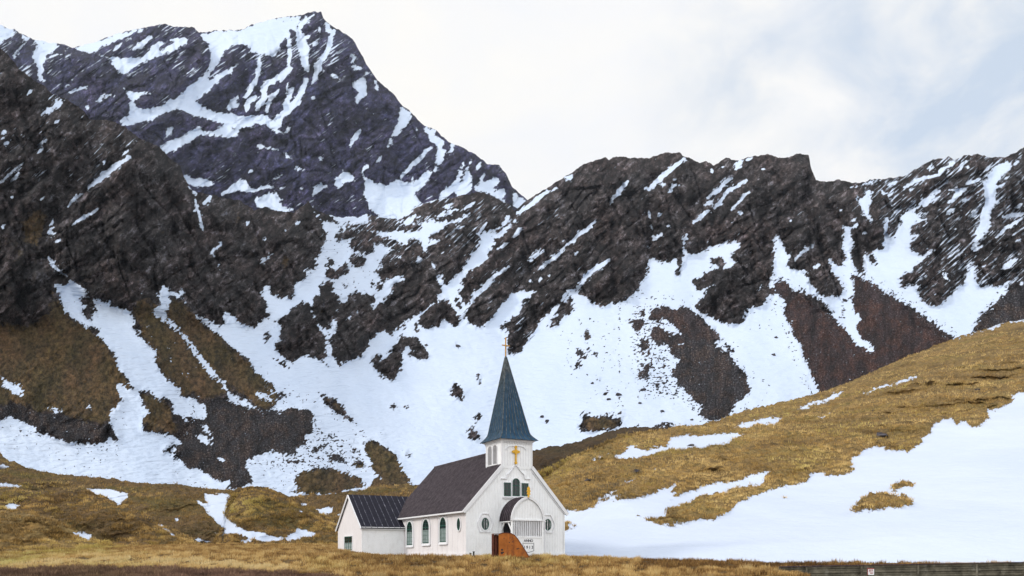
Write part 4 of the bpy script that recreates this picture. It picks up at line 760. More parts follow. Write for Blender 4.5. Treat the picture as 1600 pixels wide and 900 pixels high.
def scatter(layer, n, seed, hmean, nb, spread=.2, w=.035, tone0=.5, ymax=884):
    r = np.random.default_rng(seed); V, A = layer.V, layer.A
    R, C, _ = V.shape
    i = r.integers(0, R - 1, n * 2); j = r.integers(0, C - 1, n * 2)
    s = A['snow'][i, j]; b_ = A['bare'][i, j]
    V0 = V[i, j]; cc = gnoise(V0[:, 0] / 1.3, V0[:, 1] / 2.2 + V0[:, 2], 95)
    ok = (s < .52) & (b_ < .5) & (layer.py[i, j] < ymax) & (cc > -.08); i, j = i[ok][:n], j[ok][:n]
    P = V[i, j]; c = gnoise(P[:, 0] / 1.3, P[:, 1] / 2.2 + P[:, 2], 95); c2 = gnoise((P[:, 0] + P[:, 2]) / 16, P[:, 2] / 6, 96); c3 = fbm(P[:, 0] / 6, P[:, 2] / 3, 3, .6, 97)
    k = P[:, 1] / 120
    return P, np.clip(tone0 - .04 + .42 * c + .42 * c2 + .46 * c3, 0, 1), (hmean * .7 + .42 * c) * np.clip(k, .8, 1.5)
PR = scatter(right, 75000, 5, .34, 4, tone0=.56)
PL = [scatter(l, n_, 6 + i, .28, 4, tone0=t0) for i, (l, n_, t0) in enumerate(zip(lh, (26000, 14000, 22000, 14000), (.33, .38, .46, .56)))]
cat = [np.concatenate(a) for a in zip(PR, *PL)]
blades('hill_grass', cat[0], cat[1], cat[2], .045, 4, 9, m_hgr, .28, .5, 'brown and ochre tussock grass covering the lower hillsides')
# ------------------------------------------------------------------ church and smaller things
def solid(name, col, rough=.6, var=.12, scale=3.0, dirt=None, bump=0, metal=0.0, spec=.3):
    m, t, b = new_mat(name)
    tcn = N(t, 'ShaderNodeTexCoord').outputs['Object']
    n = noise_(t, tcn, scale, 5, .65)
    c = mix_(t, ramp_(t, n, [(.35, 0), (.65, 1)]), tuple(x * (1 - var) for x in col), tuple(min(1, x * (1 + var)) for x in col))
    if dirt: c = mix_(t, ramp_(t, noise_(t, map_(t, tcn, scale=(1, 1, .35), loc=(7, 1, 3)), scale * 1.7, 6, .7), [(.52, 0), (.70, dirt[1])]), c, dirt[0])
    t.links.new(c, b.inputs['Base Color']); b.inputs['Roughness'].default_value = rough
    b.inputs['Metallic'].default_value = metal; b.inputs['Specular IOR Level'].default_value = spec
    if bump: bump_(t, b, n, bump)
    return m
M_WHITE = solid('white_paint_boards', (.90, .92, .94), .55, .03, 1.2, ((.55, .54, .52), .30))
M_WARM = solid('white_paint_warm_lit', (.80, .775, .79), .6, .03, .8, ((.60, .58, .56), .22))  # same white paint, warm sunlight of this side put into the colour
M_TRIM = solid('white_trim', (.80, .81, .84), .5, .02, 2, ((.50, .49, .47), .25))
M_ROOF = solid('dark_roof_metal', (.018, .012, .018), .65, .25, .8, ((.035, .028, .032), .45), spec=.15)
M_ROOF2 = solid('black_roof_sheet', (.010, .009, .018), .6, .3, 2, ((.03, .028, .04), .3), spec=.2)
M_SEAM = solid('worn_roof_seam', (.05, .05, .07), .6, .7, 2.5, ((.45, .46, .52), .9))
M_SEAM1 = solid('roof_rib', (.085, .068, .078), .6, .4, 2, ((.17, .145, .15), .6))
M_SPIRE = solid('blue_green_spire_metal', (.012, .050, .100), .55, .3, 2.2, ((.03, .075, .075), .5), metal=.0, spec=.25)
M_SPSEAM = solid('spire_seam', (.07, .085, .09), .7, .7, 3, ((.28, .27, .26), .8))
M_GREEN = solid('green_window_frame', (.012, .085, .06), .5, .2)
M_GLASS, t, b = new_mat('window_glass')
b.inputs['Base Color'].default_value = (.018, .022, .025, 1); b.inputs['Roughness'].default_value = .12; b.inputs['Specular IOR Level'].default_value = .6
M_CURT = solid('window_curtain', (.30, .36, .36), .8, .2)
M_GOLD = solid('gilded_wood', (.72, .40, .03), .45, .12, 5)
M_GOLDD = solid('gilded_cross_weathered', (.50, .26, .03), .45, .35, 5)
M_LOUV = solid('grey_louvre', (.40, .40, .42), .7, .1)
M_DARK = solid('porch_shade', (.03, .03, .035), .9, .1)
M_LETTER = solid('black_lettering', (.035, .035, .06), .7, .1)
M_RUST = solid('orange_rust', (.36, .115, .022), .85, .22, 1.6, ((.075, .028, .018), .75), bump=.03)
M_RUSTD = solid('dark_rust', (.12, .036, .022), .85, .3, 2.5, ((.03, .016, .014), .7))
M_IRON = solid('black_iron', (.02, .02, .022), .6, .2)
M_STONE = solid('foundation_stone', (.20, .19, .18), .9, .3, 2)
CT, ST = math.cos(TH), math.sin(TH)
def front_pt(px, py, y=0.0):   # a pixel on the plane local y -> local (x, z)
    r = (px - 800) / F
    x = (r * (CY + CT * y) - CX + ST * y) / (CT - r * ST)
    return x, (HZ - py) / F * (CY + ST * x + CT * y)
def side_pt(px, py, x=0.0):    # a pixel on the plane local x -> local (y, z)
    r = (px - 800) / F
    y = (CX + CT * x - r * (CY + ST * x)) / (ST + r * CT)
    return y, (HZ - py) / F * (CY + ST * x + CT * y)
class MB:
    def __init__(s): s.v = []; s.f = []
    def add(s, v, f):
        n = len(s.v); s.v += [tuple(p) for p in v]; s.f += [tuple(i + n for i in q) for q in f]; return s
    def box(s, x0, x1, y0, y1, z0, z1):
        return s.add([(x0, y0, z0), (x1, y0, z0), (x1, y1, z0), (x0, y1, z0), (x0, y0, z1), (x1, y0, z1), (x1, y1, z1), (x0, y1, z1)],
                     [(0, 3, 2, 1), (4, 5, 6, 7), (0, 1, 5, 4), (1, 2, 6, 5), (2, 3, 7, 6), (3, 0, 4, 7)])
    def prism(s, poly, a0, a1, ax):   # poly in the two other axes, extruded along ax
        def P(u, w, a): return {'x': (a, u, w), 'y': (u, a, w), 'z': (u, w, a)}[ax]
        n = len(poly); v = [P(u, w, a0) for u, w in poly] + [P(u, w, a1) for u, w in poly]
        return s.add(v, [tuple(range(n)), tuple(range(2 * n - 1, n - 1, -1))] + [(i, i + n, (i + 1) % n + n, (i + 1) % n) for i in range(n)])
    def ring(s, outer, inner, a0, a1, ax):
        def P(u, w, a): return {'x': (a, u, w), 'y': (u, a, w), 'z': (u, w, a)}[ax]
        n = len(outer)
        v = [P(*p, a0) for p in outer] + [P(*p, a0) for p in inner] + [P(*p, a1) for p in outer] + [P(*p, a1) for p in inner]
        f = []
        for i in range(n):
            j = (i + 1) % n
            f += [(i, j, n + j, n + i), (2 * n + i, 3 * n + i, 3 * n + j, 2 * n + j), (i, 2 * n + i, 2 * n + j, j), (n + i, n + j, 3 * n + j, 3 * n + i)]
        return s.add(v, f)
    def bar(s, a, b, w, h=None):
        a, b = Vector(a), Vector(b); d = (b - a).normalized(); up = Vector((0, 0, 1)) if abs(d.z) < .95 else Vector((0, 1, 0))
        sx = d.cross(up).normalized() * w / 2; sy = d.cross(sx).normalized() * (h or w) / 2
        v = [a + sx + sy, a - sx + sy, a - sx - sy, a + sx - sy, b + sx + sy, b - sx + sy, b - sx - sy, b + sx - sy]
        return s.add(v, [(0, 1, 2, 3), (7, 6, 5, 4), (0, 4, 5, 1), (1, 5, 6, 2), (2, 6, 7, 3), (3, 7, 4, 0)])
    def cyl(s, a, b, r0, r1=None, n=12):
        a, b = Vector(a), Vector(b); r1 = r0 if r1 is None else r1; d = (b - a).normalized()
        up = Vector((0, 0, 1)) if abs(d.z) < .95 else Vector((0, 1, 0)); sx = d.cross(up).normalized(); sy = d.cross(sx)
        v = [a + (sx * math.cos(q) + sy * math.sin(q)) * r0 for q in [2 * math.pi * i / n for i in range(n)]] + [b + (sx * math.cos(q) + sy * math.sin(q)) * r1 for q in [2 * math.pi * i / n for i in range(n)]]
        return s.add(v, [tuple(range(n)), tuple(range(2 * n - 1, n - 1, -1))] + [(i, (i + 1) % n, (i + 1) % n + n, i + n) for i in range(n)])
    def build(s, name, mat, parent=None, bevel=0):
        me = bpy.data.meshes.new(name); me.from_pydata(s.v, [], s.f)
        bm = bmesh.new(); bm.from_mesh(me); bmesh.ops.recalc_face_normals(bm, faces=bm.faces)
        if bevel: bmesh.ops.bevel(bm, geom=[e for e in bm.edges], offset=bevel, segments=2, affect='EDGES', profile=.6)
        bm.to_mesh(me); bm.free(); me.update()
        return link_mesh(name, me, mat, parent)
def thing(name, label, cat, loc=(0, 0, 0), rz=0, group=None):
    o = bpy.data.objects.new(name, None); sc.collection.objects.link(o); o.location = loc; o.rotation_euler = (0, 0, rz)
    o['label'] = label; o['category'] = cat; o.empty_display_size = .2
    if group: o['group'] = group
    return o
church = thing('church', 'white wooden church with dark roofs and a blue green spire standing below snowy mountains', 'church', (CX, CY, 0), TH)
W, L = 10.03, 19.3; EZ = 4.03; SL = 1.117; HX = W / 2; RZ = EZ + SL * HX; G0 = -.45
# nave body: side and back walls, then the boarded front gable
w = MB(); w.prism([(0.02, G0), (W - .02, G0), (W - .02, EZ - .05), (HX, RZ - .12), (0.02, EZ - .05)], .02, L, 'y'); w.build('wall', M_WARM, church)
fw = MB(); fw.prism([(0, G0), (W, G0), (W, EZ), (HX, RZ - .06), (0, EZ)], -.03, .017, 'y')
x = .12
while x < W - .1:
    top = EZ + SL * min(x, W - x) - .15
    fw.box(x - .022, x + .022, -.055, -.031, G0, top); x += .27
fw.box(-.03, .10, -.075, -.056, G0, EZ); fw.box(W - .10, W + .03, -.075, -.056, G0, EZ)
fw.box(-.05, W + .05, -.11, -.078, G0, .12)
fr = fw.build('front_wall', M_WHITE, church); fr['label'] = 'board and batten front gable wall'
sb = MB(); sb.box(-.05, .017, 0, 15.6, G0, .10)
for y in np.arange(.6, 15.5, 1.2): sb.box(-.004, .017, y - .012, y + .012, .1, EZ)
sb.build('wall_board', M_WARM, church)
# nave roof
def slope_roof(mb, xe, ze, xr, zr, y0, y1, th=.12):
    mb.add([(xe, y0, ze), (xr, y0, zr), (xr, y1, zr), (xe, y1, ze), (xe, y0, ze + th), (xr, y0, zr + th), (xr, y1, zr + th), (xe, y1, ze + th)],
           [(0, 3, 2, 1), (4, 5, 6, 7), (0, 1, 5, 4), (1, 2, 6, 5), (2, 3, 7, 6), (3, 0, 4, 7)])
OV = .30; TX0_ = 3.50
rf = MB(); slope_roof(rf, -OV, EZ - OV * SL, HX, RZ, -.04, L + .35); slope_roof(rf, W + OV, EZ - OV * SL, HX, RZ, -.04, L + .35)
nave_roof = rf.build('roof', M_ROOF, church)
rb_ = MB()
for y in np.arange(.15, L + .3, .27):
    for sx in (-1, 1):
        xe = -OV if sx < 0 else W + OV
        rb_.bar((xe, y, EZ - OV * SL + .14), (HX, y, RZ + .14), .085, .06)
rb_.bar((HX, .10, RZ + .14), (HX, L + .35, RZ + .14), .22, .10)
o = rb_.build('roof_rib', M_SEAM1, nave_roof)
for xe in (-OV, W + OV):
    bb = MB()
    xt = TX0_ if xe < 0 else W - TX0_; f_ = (TX0_ + OV) / (HX + OV)
    bb.bar((xe, -.16, EZ - OV * SL - .02), (xt, -.16, EZ - OV * SL - .02 + (RZ - EZ + OV * SL) * f_), .10, .30)
    xa = xe + (.35 if xe < 0 else -.35); bb.bar((xa, -.085, EZ - .28), (xt + (.02 if xe > 0 else -.02), -.085, EZ - .28 + SL * (TX0_ - .12)), .05, .08)
    bb.build('bargeboard', M_TRIM, church)
gt = MB(); gt.bar((-OV - .03, -.20, EZ - OV * SL + .02), (-OV - .03, L + .2, EZ - OV * SL + .02), .14, .14); gt.box(-.16, .0, 0, L, EZ - .42, EZ - .30); gt.build('gutter', M_TRIM, church)

# windows
def arch(cx, z0, z1, hw, n=12, point=0.0):
    s = z1 - hw * (1 + point); out = [(cx - hw, z0), (cx + hw, z0)]
    for i in range(n + 1):
        q = math.pi * i / n; out.append((cx + hw * math.cos(q), s + hw * (1 + point) * math.sin(q)))
    return out
def oval(cx, cz, rx, rz, n=24): return [(cx + rx * math.cos(2 * math.pi * i / n), cz + rz * math.sin(2 * math.pi * i / n)) for i in range(n)]
def rect(cx, z0, z1, hw): return [(cx - hw, z0), (cx + hw, z0), (cx + hw, z1), (cx - hw, z1)]
def scale(p, k, kx=None):
    xs = [a for a, _ in p]; zs = [b for _, b in p]; cx, cz = (min(xs) + max(xs)) / 2, (min(zs) + max(zs)) / 2
    hx, hz = (max(xs) - min(xs)) / 2, (max(zs) - min(zs)) / 2
    return [(cx + (a - cx) * (hx + k) / hx, cz + (b - cz) * (hz + k) / hz) for a, b in p]
def window(shape, plane, ax, out, cols, rows, label=None, surround=.14, curtain=False, sill=True, hood=None):
    """shape outline on a wall plane; out = -1/+1 direction of the outside along ax"""
    s_in = scale(shape, -.05)
    xs = [a for a, _ in shape]; zs = [b for _, b in shape]; x0, x1, z0, z1 = min(xs), max(xs), min(zs), max(zs)
    f = MB(); f.ring(scale(shape, surround), scale(shape, .005), plane, plane + out * .07, ax); 
    if hood: f.ring(scale(hood, .07), scale(hood, 0), plane, plane + out * .09, ax)
    win = f.build('window', M_TRIM, church)
    if label: win['label'] = label
    p = MB(); p.prism(s_in, plane + out * .004, plane + out * .012, ax); p.build('pane', M_GLASS, win)
    if curtain:
        c = MB(); c.prism([(a, min(b, z0 + (z1 - z0) * .55)) for a, b in scale(s_in, -.05)], plane + out * .014, plane + out * .018, ax); c.build('curtain', M_CURT, win)
    g = MB(); g.ring(scale(shape, 0.0), scale(shape, -.07), plane + out * .014, plane + out * .055, ax)
    def half(u):   # opening height at u
        c = (x0 + x1) / 2; hw = (x1 - x0) / 2
        ps = [(a, b) for a, b in shape]; lo, hi = 1e9, -1e9
        for i in range(len(ps)):
            (a0, b0), (a1, b1) = ps[i], ps[(i + 1) % len(ps)]
            if (a0 - u) * (a1 - u) <= 0 and a0 != a1:
                q = b0 + (u - a0) / (a1 - a0) * (b1 - b0); lo = min(lo, q); hi = max(hi, q)
        return lo, hi
    for i in range(1, cols):
        u = x0 + (x1 - x0) * i / cols; lo, hi = half(u)
        if hi > lo:
            th = .035 if (cols % 2 == 0 and i == cols // 2) else .011
            q = [(u - th, lo + .03), (u + th, lo + .03), (u + th, hi - .03), (u - th, hi - .03)]; g.prism(q, plane + out * .016, plane + out * .045, ax)
    for j in range(1, rows):
        zz = z0 + (z1 - z0) * j / rows; us = [u for u in np.linspace(x0, x1, 41) if half(u)[0] <= zz <= half(u)[1]]
        if us:
            th = .035 if j == int(rows * .7) and rows > 4 else .011
            g.prism([(us[0] + .03, zz - th), (us[-1] - .03, zz - th), (us[-1] - .03, zz + th), (us[0] + .03, zz + th)], plane + out * .017, plane + out * .042, ax)
    g.build('frame', M_GREEN, win)
    if sill:
        s = MB(); q = [(x0 - surround - .05, z0 - surround - .09), (x1 + surround + .05, z0 - surround - .09), (x1 + surround + .05, z0 - surround - .003), (x0 - surround - .05, z0 - surround - .003)]
        s.prism(q, plane + out * .001, plane + out * .13, ax); s.build('sill', M_TRIM, win)
    return win
for (a, b, t0, t1) in ((636.4, 645, 815, 851.7), (661, 671, 811.6, 849), (688, 697.8, 808.5, 847)):
    yb_, zt = side_pt(a, t0); ya, zb = side_pt(b, t1); _, zb2 = side_pt((a + b) / 2, t1); _, zt2 = side_pt((a + b) / 2, t0)
    c = (ya + yb_) / 2; hw = abs(yb_ - ya) / 2
    sh = arch(c, zb2, zt2, hw)
    window(sh, -.004, 'x', -1, 4, 6, 'tall arched green framed window in the side wall', .16, True, hood=arch(c, zb2 - .1, zt2 + .30, hw + .27))
yb_, zt = side_pt(714.8, 810); ya, zb = side_pt(720, 828.7)
window(oval((ya + yb_) / 2, (zt + zb) / 2, abs(yb_ - ya) / 2, abs(zt - zb) / 2), -.004, 'x', -1, 2, 1, 'small oval window in the side wall', .12, sill=False)
for (cx_, cz_, rx, rz_, lb) in ((757.6, 818.6, 5.9, 9.3, 'round window left of the porch'), (855.2, 820, 5.6, 9.3, 'round window right of the porch')):
    x0, _ = front_pt(cx_ - rx, cz_); x1, _ = front_pt(cx_ + rx, cz_); c, zc = front_pt(cx_, cz_)
    r_ = (x1 - x0) / 2; zr = rz_ / F * 72
    window(oval(c, zc, r_, zr), -.033, 'y', -1, 3, 3, lb, .13, sill=False, hood=[(c - r_ - .30, zc - .1), (c - r_ - .1, zc - zr - .15), (c + r_ + .1, zc - zr - .15), (c + r_ + .30, zc - .1), (c + r_ + .30, zc + .15), (c + .30, zc + zr + .33), (c - .30, zc + zr + .33), (c - r_ - .30, zc + .15)])
for (a, b, t0, t1, lb) in ((786.5, 797.3, 754, 775.7, 'left small square headed window of the gable trio'), (814, 824.7, 755, 775.4, 'right small square headed window of the gable trio')):
    x0, z1 = front_pt(a, t0); x1, z0 = front_pt(b, t1); window(rect((x0 + x1) / 2, z0, z1, (x1 - x0) / 2), -.06, 'y', -1, 3, 4, lb, .05)
x0, z1 = front_pt(799.7, 747.4); x1, z0 = front_pt(811.2, 775.7); window(arch((x0 + x1) / 2, z0, z1, (x1 - x0) / 2), -.06, 'y', -1, 3, 5, 'middle arched window of the gable trio', .06)
# curved moulding over the trio
md = MB(); pts = [front_pt(a / 5.294 + 700, b / 5.294 + 720) for a, b in ((438, 148), (480, 148), (484, 118), (512, 92), (530, 60), (553, 36), (580, 58), (600, 92), (628, 118), (634, 150), (678, 152))]
for p, q in zip(pts, pts[1:]): md.bar((p[0], -.10, p[1]), (q[0], -.10, q[1]), .12, .07)
md.build('moulding', M_TRIM, church)
x0, z0 = front_pt(784.5, 778.2); x1, z1 = front_pt(826, 778.2); md = MB(); md.box(x0, x1, -.15, -.062, z0 - .05, z0 + .06); md.build('sill', M_TRIM, church)
# tower
TX0, TX1, TY0, TY1, TZ = 3.50, 6.53, -.062, 3.15, 10.15
tw = MB(); tw.box(TX0, TX1, TY0 + .001, TY1, 7.72, TZ)
tower = tw.build('tower', M_WHITE, church)
tb = MB()
for x in np.arange(TX0 + .27, TX1 - .1, .27): tb.box(x - .02, x + .02, TY0 - .022, TY0 + .004, 8.0, TZ - .05)
tb.build('boarding', M_TRIM, tower)
for x in (TX0, TX1): MB().box(x - .07, x + .07, TY0 - .05, TY0 + .07, 7.95, TZ - .02).build('corner_board', M_TRIM, tower)
MB().box(TX0 - .05, TX0 + .0, TY1 - .12, TY1 + .04, 8.0, TZ - .02).build('corner_board', M_TRIM, tower)
cn = MB(); cn.box(TX0 - .14, TX1 + .14, TY0 - .14, TY1 + .14, TZ, TZ + .10); cn.box(TX0 - .26, TX1 + .26, TY0 - .26, TY1 + .26, TZ + .103, TZ + .17)
for i in range(13):
    u = i / 12; cn.box(TX0 - .05 + (TX1 - TX0) * u, TX0 + .05 + (TX1 - TX0) * u, TY0 - .10, TY0 - .051, TZ - .16, TZ - .003); cn.box(TX0 - .10, TX0 - .051, TY0 - .04 + (TY1 - TY0) * u, TY0 + .05 + (TY1 - TY0) * u, TZ - .16, TZ - .003)
cn.build('cornice', M_TRIM, tower)
# louvred belfry opening on the side
ya, zt = side_pt(779.5, 697, TX0); yb_, zb = side_pt(761, 726.5, TX0); yc = (ya + yb_) / 2; zt = (HZ - 697) / F * 73.5; zb = (HZ - 726.5) / F * 73.5
for k in (-1, 1):
    c = yc + k * .52; sh = arch(c, zb, zt, .42)
    f = MB(); f.ring(scale(sh, .10), scale(sh, 0), TX0 - .001, TX0 - .07, 'x'); lv = f.build('louvre_window', M_TRIM, tower)
    s = MB(); s.prism(scale(sh, -.01), TX0 - .002, TX0 - .01, 'x')
    for zz in np.arange(zb + .05, zt - .08, .11):
        hw = .40 if zz < zt - .42 else math.sqrt(max(.01, .42 ** 2 - (zz - zt + .42) ** 2)) - .02
        s.add([(TX0 - .012, c - hw, zz + .07), (TX0 - .012, c + hw, zz + .07), (TX0 - .06, c + hw, zz), (TX0 - .06, c - hw, zz)], [(0, 1, 2, 3)])
    s.build('louvre', M_LOUV, lv)
# spire: four faces with a bell-cast foot and raised seams
AX, AY, AZ = (TX0 + TX1) / 2 - .27, (TY0 + TY1) / 2 + .1, 18.45
def sp_sec(z):
    z0 = TZ + .174; q = (z - z0) / (AZ - z0); hw = (1 - q) * 1.52
    if q < .10: hw += .42 * ((.10 - q) / .10) ** 1.8
    cx_ = (TX0 + TX1) / 2 * (1 - q) + AX * q; cy_ = (TY0 + TY1) / 2 * (1 - q) + AY * q
    return cx_, cy_, max(hw, .02), max(hw * 1.07, .02)
zz = [TZ + .174 + (AZ - TZ - .174) * q for q in (0, .02, .04, .06, .08, .10, .3, .6, .8, .9, .96, 1.0)]
s = MB(); rings = []
for z in zz:
    cx_, cy_, a, b_ = sp_sec(z); rings += [(cx_ - a, cy_ - b_, z), (cx_ + a, cy_ - b_, z), (cx_ + a, cy_ + b_, z), (cx_ - a, cy_ + b_, z)]
nf = []
for i in range(len(zz) - 1):
    for k in range(4): nf.append((i * 4 + k, i * 4 + (k + 1) % 4, i * 4 + 4 + (k + 1) % 4, i * 4 + 4 + k))
nf.append((3, 2, 1, 0)); s.add(rings, nf); spire = s.build('spire', M_SPIRE, church)
s = MB()
for face in range(4):
    for u in (0, .145, .29, .43, .57, .71, .855):
        prev = None
        for z in zz:
            cx_, cy_, a, b_ = sp_sec(z); c4 = [(cx_ - a, cy_ - b_), (cx_ + a, cy_ - b_), (cx_ + a, cy_ + b_), (cx_ - a, cy_ + b_)]
            p, q = c4[face], c4[(face + 1) % 4]; P = (p[0] + (q[0] - p[0]) * u, p[1] + (q[1] - p[1]) * u, z)
            if prev and (a > .05): s.bar(prev, P, .045 if u else .07, .045 if u else .07)
            prev = P
s.build('seam', M_SPSEAM, spire)
def cross(name, mat, cx_, y, z0, z1, hw, w, parent, zc=.66, flare=True, dpt=.10):
    m = MB(); m.box(cx_ - w / 2, cx_ + w / 2, y - dpt / 2, y + dpt / 2, z0, z1); zb = z0 + (z1 - z0) * zc
    m.box(cx_ - hw, cx_ - w / 2 - .001, y - dpt / 2, y + dpt / 2, zb - w / 2, zb + w / 2); m.box(cx_ + w / 2 + .001, cx_ + hw, y - dpt / 2, y + dpt / 2, zb - w / 2, zb + w / 2)
    if flare:
        for (a, b_) in ((cx_ - hw, zb), (cx_ + hw, zb), (cx_, z1), (cx_, z0)):
            m.prism(oval(a, b_, w * .95, w * .95, 10), y - dpt / 2 - .01, y + dpt / 2 + .01, 'y')
        m.prism(oval(cx_, zb, w * 1.6, w * 1.6, 14), y - dpt / 2 - .013, y + dpt / 2 + .013, 'y')
    return m.build(name, mat, parent)
m = cross('cross', M_GOLDD, AX, AY, AZ - .25, AZ + 1.50, .38, .085, spire, .58, False); m['label'] = 'slim gilded cross on the spire tip'
c, z1 = front_pt(804.8, 697); _, z0 = front_pt(804.8, 725)
m = cross('cross', M_GOLD, c, TY0 - .10, z0 + .08, z1 - .10, .27, .13, church, .70); m['label'] = 'golden cross on the tower front'
# small arched moulding over the cross
mm = MB(); pts = [front_pt(740 + a / 3.75, 500 + b / 3.75) for a, b in ((185, 760), (195, 745), (215, 740), (268, 740), (290, 746), (303, 762))]
for p, q in zip(pts, pts[1:]): mm.bar((p[0], TY0 - .05, p[1]), (q[0], TY0 - .05, q[1]), .06, .05)
mm.build('moulding', M_TRIM, church)
# porch
PX0, PX1, PD, PZ, PA = 3.32, 6.49, 2.29, 2.94, 5.02
PC = (PX0 + PX1) / 2; PH = (PX1 - PX0) / 2
def pcurve(hw, zb, zt, n=9):   # pointed arch outline, left foot -> apex -> right foot
    out = []
    for i in range(n + 1):
        r_ = zt - zb; e_ = max(.02, (r_ * r_ - hw * hw) / (2 * hw)); a_ = math.acos(e_ / (hw + e_)) * i / n
        out.append((PC + e_ - (hw + e_) * math.cos(a_), zb + (hw + e_) * math.sin(a_)))
    return out + [(2 * PC - a, b_) for a, b_ in out[-2::-1]]
porch = MB(); porch.prism(pcurve(PH - .06, PZ, PA - .10), -PD + .02, -PD + .09, 'y')
for x in np.arange(PX0 + .3, PX1 - .2, .26):
    zt = np.interp(x, [a for a, _ in pcurve(PH - .1, PZ, PA - .14)], [b_ for _, b_ in pcurve(PH - .1, PZ, PA - .14)]); porch.box(x - .015, x + .015, -PD + .0, -PD + .019, PZ + .1, zt)
porch.box(PX0, PX0 + .16, -PD, -PD + .16, G0, PZ - .002); porch.box(PX1 - .16, PX1, -PD, -PD + .16, G0, PZ - .002)
porch.box(PX0, PX0 + .14, -.20, -.12, G0, PZ - .002); porch.box(PX0 - .05, PX1 + .05, -PD - .05, -PD + .15, PZ, PZ + .13)
porch.box(PX0 - .05, PX0 + .12, -PD + .153, -.12, PZ - .12, PZ + .04); porch.box(PX1 - .12, PX1 + .05, -PD + .153, -.12, PZ - .12, PZ + .04)
porch.box(PX0 + .163, PX1 - .163, -PD + .03, -PD + .10, G0, 1.43); porch.box(PX0 + .1, PX1 - .1, -PD - .02, -PD + .12, 1.433, 1.57); porch.box(PX1 - .11, PX1 - .05, -PD + .163, -.12, G0, PZ - .123)
porch.box(PX0 + .03, PX0 + .10, -PD + .163, -.203, G0, 1.3)
for y0, y1 in ((-PD + .16, -PD + .75), (-.20, -.75)): porch.bar((PX0 + .07, y0, PZ - .85), (PX0 + .07, y1, PZ - .15), .10, .10)
pp = porch.build('porch', M_WHITE, church)
ins = MB(); ins.box(3.62, 5.15, -.15, -.112, G0, 2.75); ins.build('shaded_door', M_DARK, church)  # dark panel for the door, the porch's inner shade put into its colour
bl = MB()
nb = 15
for i in range(nb):
    x = PX0 + .28 + (PX1 - PX0 - .56) * i / (nb - 1); bl.box(x - .045, x + .045, -PD + .03, -PD + .09, 1.573, PZ - .01)
bl.build('baluster', M_TRIM, pp)['label'] = 'row of upright white balusters'
rr = MB(); oc = pcurve(PH + .10, PZ - .02, PA + .06); ic = pcurve(PH, PZ - .02, PA - .03)
def shell(mb, o_, i_, y0, y1):
    n = len(o_); v = [(a, y0, b_) for a, b_ in o_] + [(a, y0, b_) for a, b_ in i_] + [(a, y1, b_) for a, b_ in o_] + [(a, y1, b_) for a, b_ in i_]; f = []
    for i in range(n - 1): f += [(i, i + 1, n + i + 1, n + i), (2 * n + i, 3 * n + i, 3 * n + i + 1, 2 * n + i + 1), (i, 2 * n + i, 2 * n + i + 1, i + 1), (n + i, n + i + 1, 3 * n + i + 1, 3 * n + i)]
    f += [(0, n, 3 * n, 2 * n), (n - 1, 3 * n - 1, 4 * n - 1, 2 * n - 1)[::1] if False else (n - 1, 2 * n - 1, 4 * n - 1, 3 * n - 1)]
    mb.add(v, f)
shell(rr, oc, ic, -PD - .02, -.12); pr = rr.build('porch_roof', M_ROOF, pp)
sm = MB()
for y in np.arange(-PD + .25, -.2, .36):
    for p, q in zip(oc, oc[1:]): sm.bar((p[0], y, p[1] + .01), (q[0], y, q[1] + .01), .05, .05)
sm.build('rib', M_SEAM1, pr)
bd = MB(); shell(bd, pcurve(PH + .13, PZ - .02, PA + .10), pcurve(PH - .07, PZ - .02, PA - .12), -PD - .12, -PD - .023); bd.build('bargeboard', M_TRIM, pp)
bd = MB(); shell(bd, pcurve(PH + .16, PZ - .02, PA + .13), pcurve(PH + .103, PZ - .02, PA + .063), -.112, -.03); bd.build('moulding', M_TRIM, pp)
fi = MB(); z = PA - .05
fi.prism([(PC - .06, z), (PC + .06, z), (PC + .07, z + .2), (PC + .17, z + .3), (PC + .10, z + .42), (PC + .19, z + .55), (PC + .10, z + .68), (PC + .13, z + .8), (PC, z + .98), (PC - .13, z + .8), (PC - .10, z + .68), (PC - .19, z + .55), (PC - .10, z + .42), (PC - .17, z + .3), (PC - .07, z + .2)], -PD - .24, -PD - .123, 'y')
fi.build('finial', M_GOLD, pp, .015)['label'] = 'bright yellow carved finial on the porch peak'
# shield with the year
x0, z1 = front_pt(817, 843, -PD); x1, z0 = front_pt(834.5, 863.5, -PD)
sh = MB(); so_ = [(x0, z1 - .25), (x0, z0 + .15), ((x0 + x1) / 2, z0), (x1, z0 + .15), (x1, z1 - .25), (x1 - .06, z1 - .31), (x0 + .06, z1 - .31)]
sh.ring(so_, scale(so_, -.035), -PD + .028, -PD + .012, 'y'); sh.build('shield_outline', M_LETTER, pp)
for txt, zz_, sz in (('ANNO', z1 - .20, .31), ('1913', z1 - .80, .36)):
    for i_, ch_ in enumerate(txt):
        cu = bpy.data.curves.new('lettering', 'FONT'); cu.body = ch_; cu.size = sz; cu.extrude = .006; cu.align_x = 'CENTER'; cu.offset = .006
        tmp = bpy.data.objects.new('lettering_curve', cu); sc.collection.objects.link(tmp); dg = bpy.context.evaluated_depsgraph_get()
        me = bpy.data.meshes.new_from_object(tmp.evaluated_get(dg)); bpy.data.objects.remove(tmp)
        o = link_mesh('lettering', me, M_LETTER, pp); o.rotation_euler = (math.pi / 2, 0, 0); o.location = ((x0 + x1) / 2 + (i_ - 1.5) * sz * .74, -PD + .018, zz_)
